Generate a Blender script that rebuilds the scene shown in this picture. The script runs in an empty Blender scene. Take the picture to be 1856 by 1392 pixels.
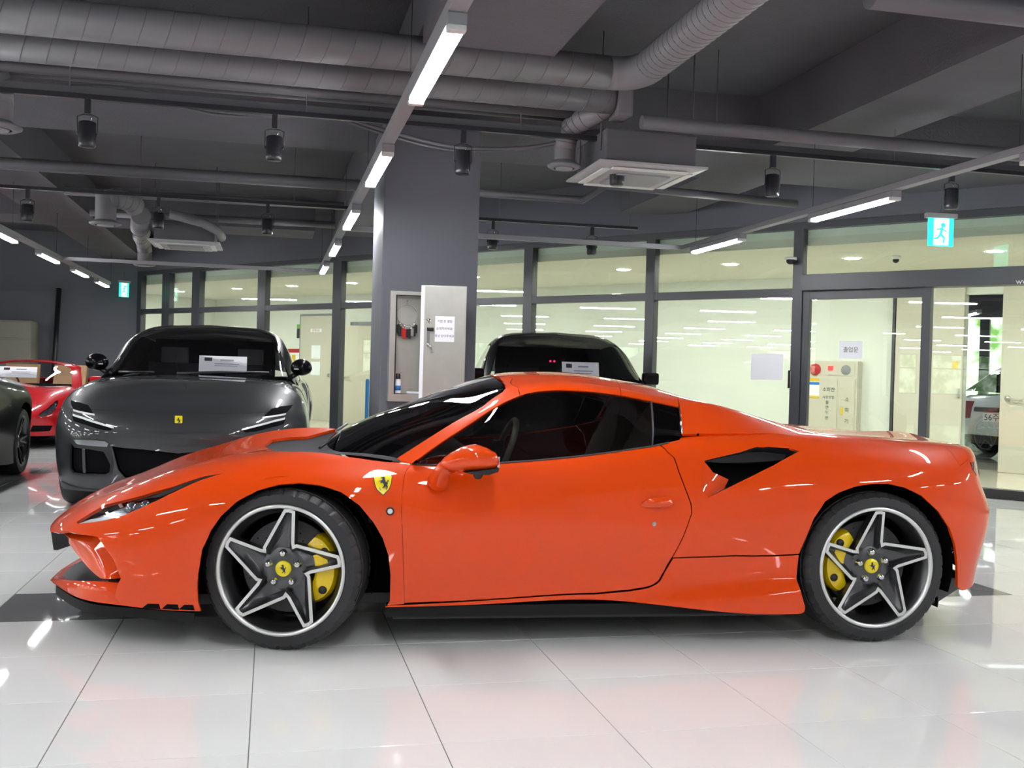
import bpy, bmesh, math, random
import numpy as np
from mathutils import Matrix, Vector
from mathutils.geometry import delaunay_2d_cdt
random.seed(7)
scn = bpy.context.scene
COL = scn.collection
# ---------------------------------------------------------------- camera (calibrated from the 0.6 m floor tile grid)
F_PX, YAW, PIT, ROL, CAMH = 1856.647, .230825909, .0111688996, -.0271595132, 1.19229753
GX, GY = -.640739031, 3.22556256          # one tile corner
_F = np.array([math.sin(YAW)*math.cos(PIT), math.cos(YAW)*math.cos(PIT), -math.sin(PIT)])
_R = np.array([math.cos(YAW), -math.sin(YAW), 0.]); _D = np.cross(_F, _R)
_R2 = math.cos(ROL)*_R+math.sin(ROL)*_D; _D2 = -math.sin(ROL)*_R+math.cos(ROL)*_D
CAM = np.array([0, 0, CAMH])
cd = bpy.data.cameras.new('camera'); cam = bpy.data.objects.new('camera', cd); COL.objects.link(cam)
cd.sensor_width = 36; cd.lens = 36*F_PX/1856; cd.clip_end = 200; cd.clip_start = .05
cam.matrix_world = Matrix(((_R2[0], -_D2[0], -_F[0], 0), (_R2[1], -_D2[1], -_F[1], 0), (_R2[2], -_D2[2], -_F[2], CAMH), (0, 0, 0, 1)))
scn.camera = cam
# ---------------------------------------------------------------- world, exposure
w = bpy.data.worlds.new('world'); scn.world = w; w.use_nodes = True
w.node_tree.nodes['Background'].inputs[0].default_value = (.75, .85, 1, 1)
w.node_tree.nodes['Background'].inputs[1].default_value = .9
vs = scn.view_settings; vs.view_transform = 'Standard'; vs.look = 'None'; vs.exposure = 0.2; vs.gamma = 1; vs.use_curve_mapping = False
LED = 95.0          # showroom LED tubes
DOWN = 400.0         # corridor downlights

def ray(u, v): return _F+_R2*(u-928)/F_PX+_D2*(v-696)/F_PX
def atz(u, v, z): d = ray(u, v); return CAM+d*((z-CAM[2])/d[2])
def aty(u, v, y): d = ray(u, v); return CAM+d*(y/d[1])
def atx(u, v, x): d = ray(u, v); return CAM+d*(x/d[0])
def proj(W):
    v = np.asarray(W)-CAM; d = v@_F
    return np.stack([928+F_PX*(v@_R2)/d, 696+F_PX*(v@_D2)/d], -1), d
# ---------------------------------------------------------------- helpers
def mat(name, col, rough=.5, metal=0., coat=0., spec=.5, emit=None, es=0., trans=0., ior=1.5, alpha=1., bump=None, var=None, aniso=0.):
    m = bpy.data.materials.new(name); m.use_nodes = True; nt = m.node_tree; b = nt.nodes['Principled BSDF']; I = b.inputs
    I['Base Color'].default_value = (*col, 1); I['Roughness'].default_value = rough; I['Metallic'].default_value = metal
    I['Coat Weight'].default_value = coat; I['Coat Roughness'].default_value = .02; I['Specular IOR Level'].default_value = spec
    I['Transmission Weight'].default_value = trans; I['IOR'].default_value = ior; I['Alpha'].default_value = alpha
    if emit: I['Emission Color'].default_value = (*emit, 1); I['Emission Strength'].default_value = es
    if var or bump:
        tc = nt.nodes.new('ShaderNodeTexCoord')
    if var:      # (scale, amount, detail)
        n = nt.nodes.new('ShaderNodeTexNoise'); n.inputs['Scale'].default_value = var[0]; n.inputs['Detail'].default_value = var[2]
        nt.links.new(tc.outputs['Object'], n.inputs['Vector'])
        r = nt.nodes.new('ShaderNodeMapRange'); r.inputs[1].default_value = .25; r.inputs[2].default_value = .75; r.inputs[3].default_value = 1-var[1]; r.inputs[4].default_value = 1+var[1]
        nt.links.new(n.outputs[0], r.inputs[0])
        x = nt.nodes.new('ShaderNodeMix'); x.data_type = 'RGBA'; x.blend_type = 'MULTIPLY'; x.inputs[0].default_value = 1
        x.inputs[6].default_value = (*col, 1); nt.links.new(r.outputs[0], x.inputs[7]); nt.links.new(x.outputs[2], I['Base Color'])
    if bump:     # (scale, strength)
        n2 = nt.nodes.new('ShaderNodeTexNoise'); n2.inputs['Scale'].default_value = bump[0]; n2.inputs['Detail'].default_value = 4
        nt.links.new(tc.outputs['Object'], n2.inputs['Vector'])
        bn = nt.nodes.new('ShaderNodeBump'); bn.inputs['Strength'].default_value = bump[1]; bn.inputs['Distance'].default_value = .02
        nt.links.new(n2.outputs[0], bn.inputs['Height']); nt.links.new(bn.outputs[0], I['Normal'])
    return m
def glassmat(name, tint, refl=1., rough=0.):
    # thin architectural glass: transparent + fresnel reflection
    m = bpy.data.materials.new(name); m.use_nodes = True; nt = m.node_tree; nt.nodes.clear()
    o = nt.nodes.new('ShaderNodeOutputMaterial'); mx = nt.nodes.new('ShaderNodeMixShader'); t = nt.nodes.new('ShaderNodeBsdfTransparent'); g = nt.nodes.new('ShaderNodeBsdfGlossy')
    t.inputs[0].default_value = (*tint, 1); g.inputs[0].default_value = (1, 1, 1, 1); g.inputs[1].default_value = rough
    lw = nt.nodes.new('ShaderNodeLayerWeight'); lw.inputs[0].default_value = .5; pw = nt.nodes.new('ShaderNodeMath'); pw.operation = 'POWER'; pw.inputs[1].default_value = 5.; nt.links.new(lw.outputs['Facing'], pw.inputs[0])
    f = nt.nodes.new('ShaderNodeMath'); f.operation = 'MULTIPLY_ADD'; f.inputs[1].default_value = .96; f.inputs[2].default_value = .04; nt.links.new(pw.outputs[0], f.inputs[0])
    k = nt.nodes.new('ShaderNodeMath'); k.operation = 'MULTIPLY'; k.inputs[1].default_value = refl; k.use_clamp = True
    nt.links.new(f.outputs[0], k.inputs[0]); nt.links.new(k.outputs[0], mx.inputs[0]); nt.links.new(t.outputs[0], mx.inputs[1]); nt.links.new(g.outputs[0], mx.inputs[2]); nt.links.new(mx.outputs[0], o.inputs[0])
    return m
def tag(o, label=None, cat=None, group=None, kind=None):
    if label: o['label'] = label
    if cat: o['category'] = cat
    if group: o['group'] = group
    if kind: o['kind'] = kind
    return o
def empty(name, loc=(0, 0, 0), rz=0., parent=None):
    o = bpy.data.objects.new(name, None); COL.objects.link(o); o.location = loc; o.rotation_euler = (0, 0, rz); o.parent = parent; o.empty_display_size = .1
    return o
def link(name, me, m, parent=None, loc=None, rot=None):
    o = bpy.data.objects.new(name, me); COL.objects.link(o); o.parent = parent
    if m is not None and not me.materials: me.materials.append(m)
    if loc is not None: o.location = loc
    if rot is not None: o.rotation_euler = rot
    return o
class MB:
    """collects polygons; build() makes one mesh object"""
    def __init__(s): s.v = []; s.f = []; s.sm = []
    def add(s, V, F, smooth=False):
        n = len(s.v); s.v += [tuple(map(float, p)) for p in V]; s.f += [tuple(i+n for i in f) for f in F]; s.sm += [smooth]*len(F); return s
    def box(s, x0, x1, y0, y1, z0, z1, b=0.):
        if b <= 0:
            V = [(x, y, z) for x in (x0, x1) for y in (y0, y1) for z in (z0, z1)]
            F = [(0, 1, 3, 2), (4, 6, 7, 5), (0, 4, 5, 1), (2, 3, 7, 6), (0, 2, 6, 4), (1, 5, 7, 3)]
            return s.add(V, F)
        bm = bmesh.new(); bmesh.ops.create_cube(bm, size=1)
        for p in bm.verts: p.co = ((x0+x1)/2+p.co.x*(x1-x0), (y0+y1)/2+p.co.y*(y1-y0), (z0+z1)/2+p.co.z*(z1-z0))
        bmesh.ops.bevel(bm, geom=bm.edges[:], offset=b, segments=2, profile=.6, affect='EDGES')
        bm.verts.index_update(); V = [p.co[:] for p in bm.verts]; F = [tuple(p.index for p in f.verts) for f in bm.faces]; bm.free()
        return s.add(V, F)
    def tube(s, pts, r, n=12, cap=True, closed=False, smooth=True):
        pts = [Vector(p) for p in pts]; m = len(pts); rs = r if hasattr(r, '__len__') else [r]*m; V = []; F = []
        up = None
        for i, p in enumerate(pts):
            if closed: d = pts[(i+1) % m]-pts[i-1]
            else: d = pts[min(i+1, m-1)]-pts[max(i-1, 0)]
            d.normalize()
            if up is None:
                up = Vector((0, 0, 1)) if abs(d.z) < .9 else Vector((1, 0, 0))
            a = d.cross(up)
            if a.length < 1e-4: a = d.orthogonal()
            a.normalize(); up = a.cross(d).normalized()
            V += [p+(a*math.cos(2*math.pi*k/n)+up*math.sin(2*math.pi*k/n))*rs[i] for k in range(n)]
        for i in range(m if closed else m-1):
            j = (i+1) % m
            F += [(i*n+k, i*n+(k+1) % n, j*n+(k+1) % n, j*n+k) for k in range(n)]
        s.add(V, F, smooth)
        if cap and not closed: s.add(V[:n], [tuple(range(n))[::-1]]); s.add(V[-n:], [tuple(range(n))])
        return s
    def lathe(s, prof, n=48, axis='z', c=(0, 0, 0), smooth=True, closed=False, rfun=None):
        # prof [(r, h)], revolve about axis through c
        V = []; F = []; m = len(prof)
        for i in range(n):
            a = 2*math.pi*i/n
            for k, (r, h) in enumerate(prof):
                if rfun: r = rfun(i, k, r)
                x, y = r*math.cos(a), r*math.sin(a)
                q = (x, y, h) if axis == 'z' else ((x, h, y) if axis == 'y' else (h, x, y))
                V.append((q[0]+c[0], q[1]+c[1], q[2]+c[2]))
        for i in range(n):
            j = (i+1) % n
            for k in range(m if closed else m-1):
                k2 = (k+1) % m
                F.append((i*m+k, j*m+k, j*m+k2, i*m+k2))
        return s.add(V, F, smooth)
    def prism(s, poly, d0, d1, axis='y', smooth=False):
        # poly [(a,b)] in the plane normal to axis, extruded d0..d1
        n = len(poly)
        def q(a, b, d): return (a, d, b) if axis == 'y' else ((a, b, d) if axis == 'z' else (d, a, b))
        V = [q(a, b, d0) for a, b in poly]+[q(a, b, d1) for a, b in poly]
        F = [tuple(range(n)), tuple(range(2*n-1, n-1, -1))]+[(i, i+n, (i+1) % n+n, (i+1) % n) for i in range(n)]
        return s.add(V, F, smooth)
    def mesh(s, name):
        me = bpy.data.meshes.new(name); me.from_pydata(s.v, [], s.f)
        me.polygons.foreach_set('use_smooth', s.sm); me.update()
        bm = bmesh.new(); bm.from_mesh(me); bmesh.ops.remove_doubles(bm, verts=bm.verts, dist=1e-5); bmesh.ops.recalc_face_normals(bm, faces=bm.faces); bm.to_mesh(me); bm.free()
        return me
    def build(s, name, m, parent=None, loc=None, rot=None, sharp=None):
        me = s.mesh(name); me.materials.append(m)
        if sharp is not None: me.set_sharp_from_angle(angle=math.radians(sharp))
        return link(name, me, m, parent, loc, rot)
def struct(o): o['kind'] = 'structure'; return o
def text(name, body, size, m, parent, M, depth=.0008, align='LEFT', xs=1.):
    c = bpy.data.curves.new(name, 'FONT'); c.body = body; c.size = size; c.extrude = depth; c.align_x = align; c.resolution_u = 3
    o = bpy.data.objects.new(name, c); COL.objects.link(o); bpy.context.view_layer.update()
    me = bpy.data.meshes.new_from_object(o.evaluated_get(bpy.context.evaluated_depsgraph_get()))
    bpy.data.objects.remove(o); bpy.data.curves.remove(c); me.materials.clear()
    t = link(name, me, m, parent); t.matrix_local = M @ Matrix.Diagonal((xs, 1, 1, 1)); return t
def copy_tree(o, parent=None):
    c = o.copy(); COL.objects.link(c); c.parent = parent
    for ch in list(o.children): copy_tree(ch, c)
    return c
# text plane facing -Y (readable from the camera side)
FACE = Matrix(((1, 0, 0, 0), (0, 0, -1, 0), (0, 1, 0, 0), (0, 0, 0, 1)))
# ---------------------------------------------------------------- materials
M = {}
M['tile'] = mat('porcelain_tile', (.80, .81, .795), .025, spec=.5, var=(1.3, .03, 2))
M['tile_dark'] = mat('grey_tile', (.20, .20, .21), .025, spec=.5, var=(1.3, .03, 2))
M['grout'] = mat('grout', (.16, .16, .15), .8)
M['ceil'] = mat('painted_concrete', (.072, .070, .082), .85, var=(3, .12, 6), bump=(60, .35))
M['beam'] = mat('painted_beam', (.098, .094, .110), .85, var=(2, .1, 6), bump=(50, .3))
M['pipe'] = mat('grey_pipe_paint', (.105, .102, .116), .5, var=(4, .06, 3))
M['duct'] = mat('grey_duct_paint', (.165, .16, .175), .45, var=(3, .06, 3))
M['wallgrey'] = mat('grey_wall_paint', (.118, .122, .146), .6, var=(1.5, .05, 4))
M['wall'] = mat('white_wall_paint', (.62, .62, .6), .7, var=(2, .04, 3))
M['cream'] = mat('cream_wall_paint', (.82, .84, .78), .6, var=(2, .02, 3))
M['creamceil'] = mat('cream_ceiling_paint', (.76, .74, .65), .8)
M['corrfloor'] = mat('corridor_floor', (.62, .58, .48), .12, var=(2, .05, 3))
M['frame'] = mat('dark_grey_aluminium', (.055, .057, .068), .38, metal=.0, spec=.5)
M['frameblk'] = mat('black_plinth', (.012, .012, .013), .4)
M['glass'] = glassmat('window_glass', (.93, .975, .94), 1.6)
M['led'] = mat('led_tube', (1, 1, 1), .4, emit=(.97, .98, 1), es=LED)
M['ledcap'] = mat('white_plastic', (.75, .75, .75), .4)
M['trunk'] = mat('light_grey_trunking', (.28, .28, .30), .5)
M['black'] = mat('black_plastic', (.012, .012, .014), .35)
M['blackm'] = mat('matt_black', (.006, .006, .007), .8, spec=.05)
M['spot'] = mat('black_spotlight', (.02, .02, .026), .3)
M['white'] = mat('white_panel', (.42, .42, .43), .45)
M['beige'] = mat('beige_panel', (.62, .585, .49), .45)
M['paper'] = mat('paper', (.93, .94, .99), .6)
M['ink'] = mat('ink', (.03, .03, .04), .7)
M['inkgrey'] = mat('ink_grey', (.32, .32, .36), .7)
M['green'] = mat('exit_green', (.0, .35, .2), .5, emit=(.02, .75, .5), es=2.2)
M['signw'] = mat('exit_white', (1, 1, 1), .5, emit=(.75, 1, .95), es=3.2)
M['down'] = mat('downlight', (1, 1, 1), .5, emit=(1, .985, .93), es=DOWN)
M['steel'] = mat('stainless_steel', (.50, .50, .46), .36, metal=.7, var=(8, .06, 4))
M['satin'] = mat('satin_black', (.010, .010, .011), .6, spec=.2)
M['chrome'] = mat('chrome', (.8, .8, .82), .06, metal=1.)
M['red'] = mat('red_plastic', (.5, .01, .012), .3)
M['yellow'] = mat('yellow_print', (.75, .5, .02), .5)
M['blue'] = mat('blue_print', (.03, .2, .6), .5)
M['rubber'] = mat('tyre_rubber', (.022, .022, .024), .5, bump=(220, .08))
# ================================================================ STRUCTURE
WA = math.radians(52); WP = np.array([7.55, 9.31, 0]); WE = np.array([math.cos(WA), -math.sin(WA), 0]); WN = np.array([math.sin(WA), math.cos(WA), 0])
def wl(u, v, off=0.):
    d = ray(u, v); t = ((WP+WN*off-CAM)@WN)/(d@WN); q = CAM+t*d-WP; return float(q@WE), float(q[2])
XL, XR, YB, YF = -30.0, 11.0, -8.0, 22.4
SLAB, BEAMZ = 3.8, 3.3
AL = (-2.70-WP[0])/WE[0]; AR = (XR-WP[0])/WE[0]          # ends of the glazed wall in its own coordinate
# ---- floor: grout bed + tiles
fl = struct(MB().box(XL, XR, YB, YF, -.12, -.003).build('floor', M['grout']))
def clip(poly, n, c):        # keep p.n <= c
    out = []
    for i in range(len(poly)):
        a, b = poly[i], poly[(i+1) % len(poly)]; da = a[0]*n[0]+a[1]*n[1]-c; db = b[0]*n[0]+b[1]*n[1]-c
        if da <= 0: out.append(a)
        if da*db < 0: t = da/(da-db); out.append((a[0]+t*(b[0]-a[0]), a[1]+t*(b[1]-a[1])))
    return out
g = .0016; be = .0012
def tile_mesh(poly, mb=None):
    mb = mb or MB(); n = len(poly); cx = sum(p[0] for p in poly)/n; cy = sum(p[1] for p in poly)/n
    def ins(d, z): return [(cx+(p[0]-cx)*(1-d/.3), cy+(p[1]-cy)*(1-d/.3), z) for p in poly]
    V = ins(g, -.012)+ins(g, -be)+ins(g+be, 0)
    F = [tuple(range(2*n, 3*n))]
    for k in (0, n): F += [(k+i, k+(i+1) % n, k+n+(i+1) % n, k+n+i) for i in range(n)]
    return mb.add(V, F)
tm = tile_mesh([(-.3, -.3), (.3, -.3), (.3, .3), (-.3, .3)]).mesh('tile'); tm.materials.append(M['tile'])
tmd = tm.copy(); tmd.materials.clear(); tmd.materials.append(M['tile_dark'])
cells = []
wc = float(WP@WN)-.03
for i in range(-16, 20):
    for j in range(-19, 32):
        x0, y0 = GX+.6*i, GY+.6*j
        if y0+.6 > YF or y0 < YB or x0+.6 > XR: continue
        ds = [x*WN[0]+y*WN[1]-wc for x in (x0, x0+.6) for y in (y0, y0+.6)]
        if min(ds) > -.05: continue
        uv, d = proj(np.array([x0+.3, y0+.3, 0])); ok = d > 1.5 and -150 < uv[0] < 2000 and uv[1] < 1500
        cells.append((0 if ok else 1, d if ok else abs(d)+50, i, j, max(ds) > 0))
cells.sort(key=lambda c: c[:2]); rest = MB(); cnt = 0
for _, d, i, j, cut in cells:
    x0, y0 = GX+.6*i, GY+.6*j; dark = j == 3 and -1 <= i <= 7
    if cut: poly = clip([(x0, y0), (x0+.6, y0), (x0+.6, y0+.6), (x0, y0+.6)], WN, wc)
    if cnt < 296 and not cut: link('tile', tmd if dark else tm, None, fl, (x0+.3, y0+.3, 0)); cnt += 1
    elif cut: tile_mesh(poly, rest)
    else: tile_mesh([(x0, y0), (x0+.6, y0), (x0+.6, y0+.6), (x0, y0+.6)], rest)
o = rest.build('tile', M['tile'], fl); o['kind'] = 'stuff'
MB().box(XL, GX-.6*16+.6-.602, YB, YF, -.002, 0).build('hall_paving', M['tile'], fl)
# ---- ceiling slab and its downstand beams
ce = struct(MB().box(XL, XR, YB, YF+4, SLAB, SLAB+.2).build('ceiling', M['ceil']))
for (x0, x1, y0, y1, z) in [(.90, 1.78, YB, 6.6, BEAMZ), (.90, 1.72, 6.6, 8.75, 3.42), (4.34, 5.14, YB, 8.75, BEAMZ), (4.34, 5.14, 10.1, 12.6, BEAMZ), (-3.4, -2.6, YB, 8.75, BEAMZ), (-3.4, -2.6, 10.1, 16.2, BEAMZ), (-3.4, -2.6, 17.2, YF, BEAMZ), (.9, 1.72, 10.1, 16.6, BEAMZ),
                            (XL, XR, 8.75, 10.1, BEAMZ), (XL, XR, .2, 1.3, 3.285), (XL, 0.6, 16.2, 17.2, BEAMZ), (-11.4, -10.6, YB, YF, 3.42), (-19.4, -18.6, YB, YF, 3.42)]:
    if y0 == 8.75 and x0 == XL: x1 = 8.0
    MB().box(x0, x1, y0, y1, z, SLAB).build('beam', M['beam'], ce)
# ---- solid walls
struct(MB().box(XL, -2.62, YF, YF+.2, 0, SLAB).build('wall_back', M['wallgrey']))
struct(MB().box(XR, XR+.2, YB, WP[1]+AR*WE[1], 0, SLAB).build('wall_right', M['wall']))
struct(MB().box(XL, XR, YB-.2, YB, 0, SLAB).build('wall_front', M['wall']))
M['day'] = mat('daylight_foliage', (.1, .1, .1), .9)
nt = M['day'].node_tree; bs = nt.nodes['Principled BSDF']; tc = nt.nodes.new('ShaderNodeTexCoord'); n1 = nt.nodes.new('ShaderNodeTexNoise'); n1.inputs['Scale'].default_value = 2.2; n1.inputs['Detail'].default_value = 6
cr = nt.nodes.new('ShaderNodeValToRGB'); cr.color_ramp.elements[0].position = .38; cr.color_ramp.elements[0].color = (.12, .26, .06, 1); cr.color_ramp.elements[1].position = .62; cr.color_ramp.elements[1].color = (.85, .95, .8, 1)
nt.links.new(tc.outputs['Object'], n1.inputs[0]); nt.links.new(n1.outputs[0], cr.inputs[0]); nt.links.new(cr.outputs[0], bs.inputs['Emission Color']); bs.inputs['Emission Strength'].default_value = 2.6
# far side wall with a band of daylight windows (mirrored in the glazing)
wf = MB(); wf.box(XL-.2, XL, YB, YF, 0, .7); wf.box(XL-.2, XL, YB, YF, 2.6, SLAB)
wy = [YB+k*(YF-YB)/8 for k in range(9)]
for y in wy: wf.box(XL-.2, XL, max(y-.2, YB), min(y+.2, YF), .7, 2.6)
struct(wf.build('wall_left', M['wall']))
for k in range(8):
    wd = empty('window_%d' % (k+20)); struct(wd); y0, y1 = wy[k]+.2, wy[k+1]-.2; ym = (y0+y1)/2; fr = MB()
    for a, b in ((y0, y0+.05), (y1-.05, y1), (ym-.025, ym+.025)): fr.box(XL-.14, XL-.06, a, b, .7, 2.6)
    for a, b in ((.7, .75), (2.55, 2.6), (1.9, 1.95)): fr.box(XL-.139, XL-.061, y0, y1, a, b)
    fr.build('frame', M['frame'], wd); MB().box(XL-.105, XL-.095, y0, y1, .7, 2.6).build('pane', M['glass'], wd)
struct(MB().box(XL-2.6, XL-2.5, YB-3, YF+3, -.1, 4.5).build('wall_garden', M['day']))
# ---- glazed partition (own frame: x to the right, y away from the showroom)
GW = empty('window_1', tuple(WP), -WA); struct(GW)
TOPZ, TRZ = 3.01, 2.24
def wbox(x0, x1, z0, z1, d0=-.05, d1=.07, name='mullion', m='frame', par=None, b=.004):
    return MB().box(x0, x1, d0, d1, z0, z1, b).build(name, M[m], par or GW)
mpx = [(245, 258), (296, 309), (350, 364), (469, 483), (605, 620), (760, 775), (950, 966), (1171, 1187), (1437, 1455)]
mx = [(wl(a, 600)[0], wl(b, 600)[0]) for a, b in mpx]; mx[5] = ((mx[4][0]+mx[6][0])/2-.05, (mx[4][0]+mx[6][0])/2+.06)
for a, b in mx: wbox(a, b, 0, TOPZ)
wbox(mx[0][0], AR, TOPZ-.02, TOPZ+.06, name='head_rail')
wbox(mx[0][0], mx[8][0]-.001, TRZ-.05, TRZ+.05, -.045, .065, name='transom')
wbox(mx[0][0], mx[8][0]-.001, 0, .1, -.045, .065, name='plinth', m='frameblk')
for k in range(8):
    a, b = mx[k][1], mx[k+1][0]
    for z0, z1 in ((.1, TRZ-.05), (TRZ+.05, TOPZ-.02)):
        MB().box(a-.005, b+.005, .005, .015, z0-.005, z1+.005).build('pane', M['glass'], GW)
# bulkhead above the partition up to the slab
struct(MB().box(mx[0][0]-.6, AR, -.06, .08, TOPZ+.06, SLAB).build('wall_bulkhead', M['wallgrey'], None, tuple(WP), (0, 0, -WA)))
# automatic sliding door bay
D1 = empty('door_1', tuple(WP), -WA); struct(D1)
HD0, HD1 = 2.03, 2.31
hx0 = mx[8][1]; zt = wl(1600, 494)[1]; zb = wl(1600, 524)[1]
wbox(hx0, AR, zb, zt, -.12, .1, 'door_header', par=D1)
wbox(hx0, AR, 0, .1, -.06, .08, 'threshold', 'frameblk', D1)
pa = wl(1463, 650)[0]; pb = wl(1670, 650)[0]; pc = wl(1686, 650)[0]
zs = wl(1560, 541)[1]
wbox(hx0+.004, pa+.02, .1, zb, -.03, .05, 'stile', par=D1)
wbox(pb, pc, .1, zb, -.05, .06, 'stile', par=D1)
wbox(pa+.02, pb, zs, zb-.001, -.03, .05, 'top_rail', par=D1)
MB().box(pa, pb, .005, .015, .1, zs).build('pane', M['glass'], D1)
MB().box(pc, AR-.1, .025, .035, .1, zb).build('pane', M['glass'], D1)
MB().box(hx0, AR, .005, .015, zt, TOPZ-.02).build('pane', M['glass'], D1)
wbox(pc+2.2, pc+2.3, .1, zb, -.03, .05, 'stile', par=D1)
hz = wl(1435, 688)
MB().box(hz[0]-.02, hz[0]+.02, -.075, -.05, hz[1]-.11, hz[1]+.11, .008).build('push_plate', M['chrome'], D1)
MB().box(hz[0]-.012, hz[0]+.012, -.078, -.076, hz[1]-.1, hz[1]+.1).build('push_plate_inlay', M['black'], D1)
tx = wl(1841, 515, -.121); text('header_lettering', 'www', .085, M['paper'], D1, Matrix.Translation((tx[0], -.121, tx[1])) @ FACE)
def sheet(name, x, z, wd_, ht, off, label, rows=(), cat='paper sign'):
    t = empty(name, tuple(WP+WE*x+WN*off+np.array([0, 0, z])), -WA); tag(t, label, cat)
    MB().box(-wd_/2, wd_/2, -.001, 0, -ht/2, ht/2).build('sheet', M['paper'], t)
    for body, sz, dz, dx in rows: text('lettering', body, sz, M['ink'], t, Matrix.Translation((dx, -.0015, dz)) @ FACE, .0003, 'CENTER')
    return t
x, z = wl(1542, 634, -.002); k = wl(1562, 634)[0]-wl(1522, 634)[0]
sheet('paper_sign', x, z, k*1.05, k*.78, -.002, 'white paper sheet with black Korean lettering taped to the glass door', [('출입문', k*.25, -k*.09, 0)])
x, z = wl(1390, 665, -.002); k = wl(1420, 665)[0]-wl(1362, 665)[0]
sheet('paper_sign', x, z, k, wl(1390, 643)[1]-wl(1390, 690)[1], -.002, 'blank pale paper sheet taped low on the fixed glass pane')
# ---- corridor behind the glass
CD = 3.6; CZ = 2.8
def cw(name, mb, m, st=True):
    o = mb.build(name, M[m], None, tuple(WP), (0, 0, -WA)); return struct(o) if st else o
X0, X1 = AL-2.5, AR+3
cw('floor_corridor', MB().box(X0, X1, .08, CD, -.1, .002), 'corrfloor')
cw('ceiling_corridor', MB().box(X0, X1, .08, CD, CZ, CZ+.1), 'creamceil')
cw('wall_soffit', MB().box(X0, X1, .081, .2, CZ+.1, TOPZ+.8), 'cream')
da, db = wl(1746, 700, CD)[0], wl(1816, 700, CD)[0]; dz = wl(1780, 533, CD)[1]
bw = MB(); bw.box(X0, da, CD, CD+.15, 0, CZ+.1); bw.box(db, X1, CD, CD+.15, 0, CZ+.1); bw.box(da, db, CD, CD+.15, dz, CZ+.1)
cw('wall_corridor', bw, 'cream')
cw('baseboard_corridor', MB().box(X0, da, CD-.015, CD, 0, .12), 'wallgrey')
cw('wall_corridor_end', MB().box(X1, X1+.1, .08, CD, 0, CZ), 'cream')
cw('wall_corridor_start', MB().box(X0-.1, X0, .08, CD, 0, CZ), 'cream')
for k, (u, v) in enumerate([(112+0, 0)]): pass
def wpt(x, y, z): return tuple(WP+WE*x+WN*y+np.array([0, 0, z]))
def catz(u, v, z=CZ):
    q = atz(u, v, z); r = q-WP; return float(r@WE), float(r@WN)
dl = [catz(u, v) for u, v in [(430, 523), (529, 518), (640, 513), (1127, 488), (1320, 478), (1545, 468), (1808, 457)]]
ys = sorted(y for x, y in dl)[len(dl)//2]
xs = sorted([x for x, y in dl]); xs = [xs[0]-4.2, xs[0]-2.1]+xs+[(xs[2]+xs[3])/2, xs[-1]+1.7, xs[-1]+3.4]
lm = MB().lathe([(0, -.006), (.09, -.006), (.1, -.003)], 24).mesh('lens'); lm.materials.append(M['down'])
rm = MB().lathe([(.1, -.004), (.118, -.003), (.12, 0)], 24).mesh('trim_ring'); rm.materials.append(M['white'])
for x in xs:
    t = empty('downlight', wpt(x, ys, CZ-.001)); tag(t, 'round recessed downlight glowing in the cream corridor ceiling', 'light', 'corridor downlights')
    link('lens', lm, None, t); link('trim_ring', rm, None, t)
# corridor furniture on the far wall
def onwall(name, px0, px1, vt, vb, off, m, depth=.06, label=None, cat=None, par=None, b=.006, to_floor=False):
    xa = wl(px0, (vt+vb)/2, off)[0]; xb = wl(px1, (vt+vb)/2, off)[0]; u = (px0+px1)/2; zt_ = wl(u, vt, off)[1]; zb_ = 0.003 if to_floor else wl(u, vb, off)[1]
    if par is None:
        t = empty(name, wpt((xa+xb)/2, off, 0), -WA)
        if label: tag(t, label, cat)
        return t, xa-(xa+xb)/2, xb-(xa+xb)/2, zb_, zt_
D2, a, b, z0, z1 = onwall('door_2', 546, 604, 573, 757, CD-.012, 'beige', to_floor=True); struct(D2)
MB().box(a, b, -.045, .01, z0, z1, .006).build('door_leaf', M['beige'], D2)
MB().box(a-.05, a, -.03, .011, 0.003, z1+.05).build('jamb', M['trunk'], D2); MB().box(b, b+.05, -.03, .011, 0.003, z1+.05).build('jamb', M['trunk'], D2); MB().box(a-.05, b+.05, -.03, .011, z1, z1+.05).build('head', M['trunk'], D2)
wd = b-a
MB().box(a+.32*wd, a+.66*wd, -.047, -.0455, z1-.36, z1-.29).build('sign_plate', M['paper'], D2); text('lettering', '관계자외', .07, M['red'], D2, Matrix.Translation((a+.49*wd, -.048, z1-.352)) @ FACE, .0005, 'CENTER')
for zz in (z1-.83, z1-1.2): MB().box(a+.36*wd, a+.64*wd, -.047, -.0455, zz-.13, zz+.17).build('notice', M['paper'], D2)
MB().box(b-.12, b-.07, -.09, -.045, .98, 1.06, .005).build('handle', M['steel'], D2)
t, a, b, z0, z1 = onwall('notice_board', 538, 545, 588, 613, CD-.02, 'ink', label='small dark notice plate with green top beside the beige corridor door', cat='sign')
MB().box(a, b, 0, .015, z0, z1).build('plate', M['ink'], t); MB().box(a, b, -.003, .0, z1-.1, z1).build('green_band', mat('leaf_green', (.2, .45, .08), .5), t)
t, a, b, z0, z1 = onwall('fire_extinguisher_sign', 521, 543, 632, 690, CD-.03, 'red', label='white fire equipment sign with red header left of the beige corridor door', cat='sign')
MB().box(a, b, 0, .02, z0, z1).build('plate', M['paper'], t); MB().box(a, b, -.004, 0, z1-.09, z1).build('red_header', M['red'], t); MB().box(a*.3, b*.3, -.004, 0, z1-.36, z1-.14).build('yellow_patch', M['yellow'], t)
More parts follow.
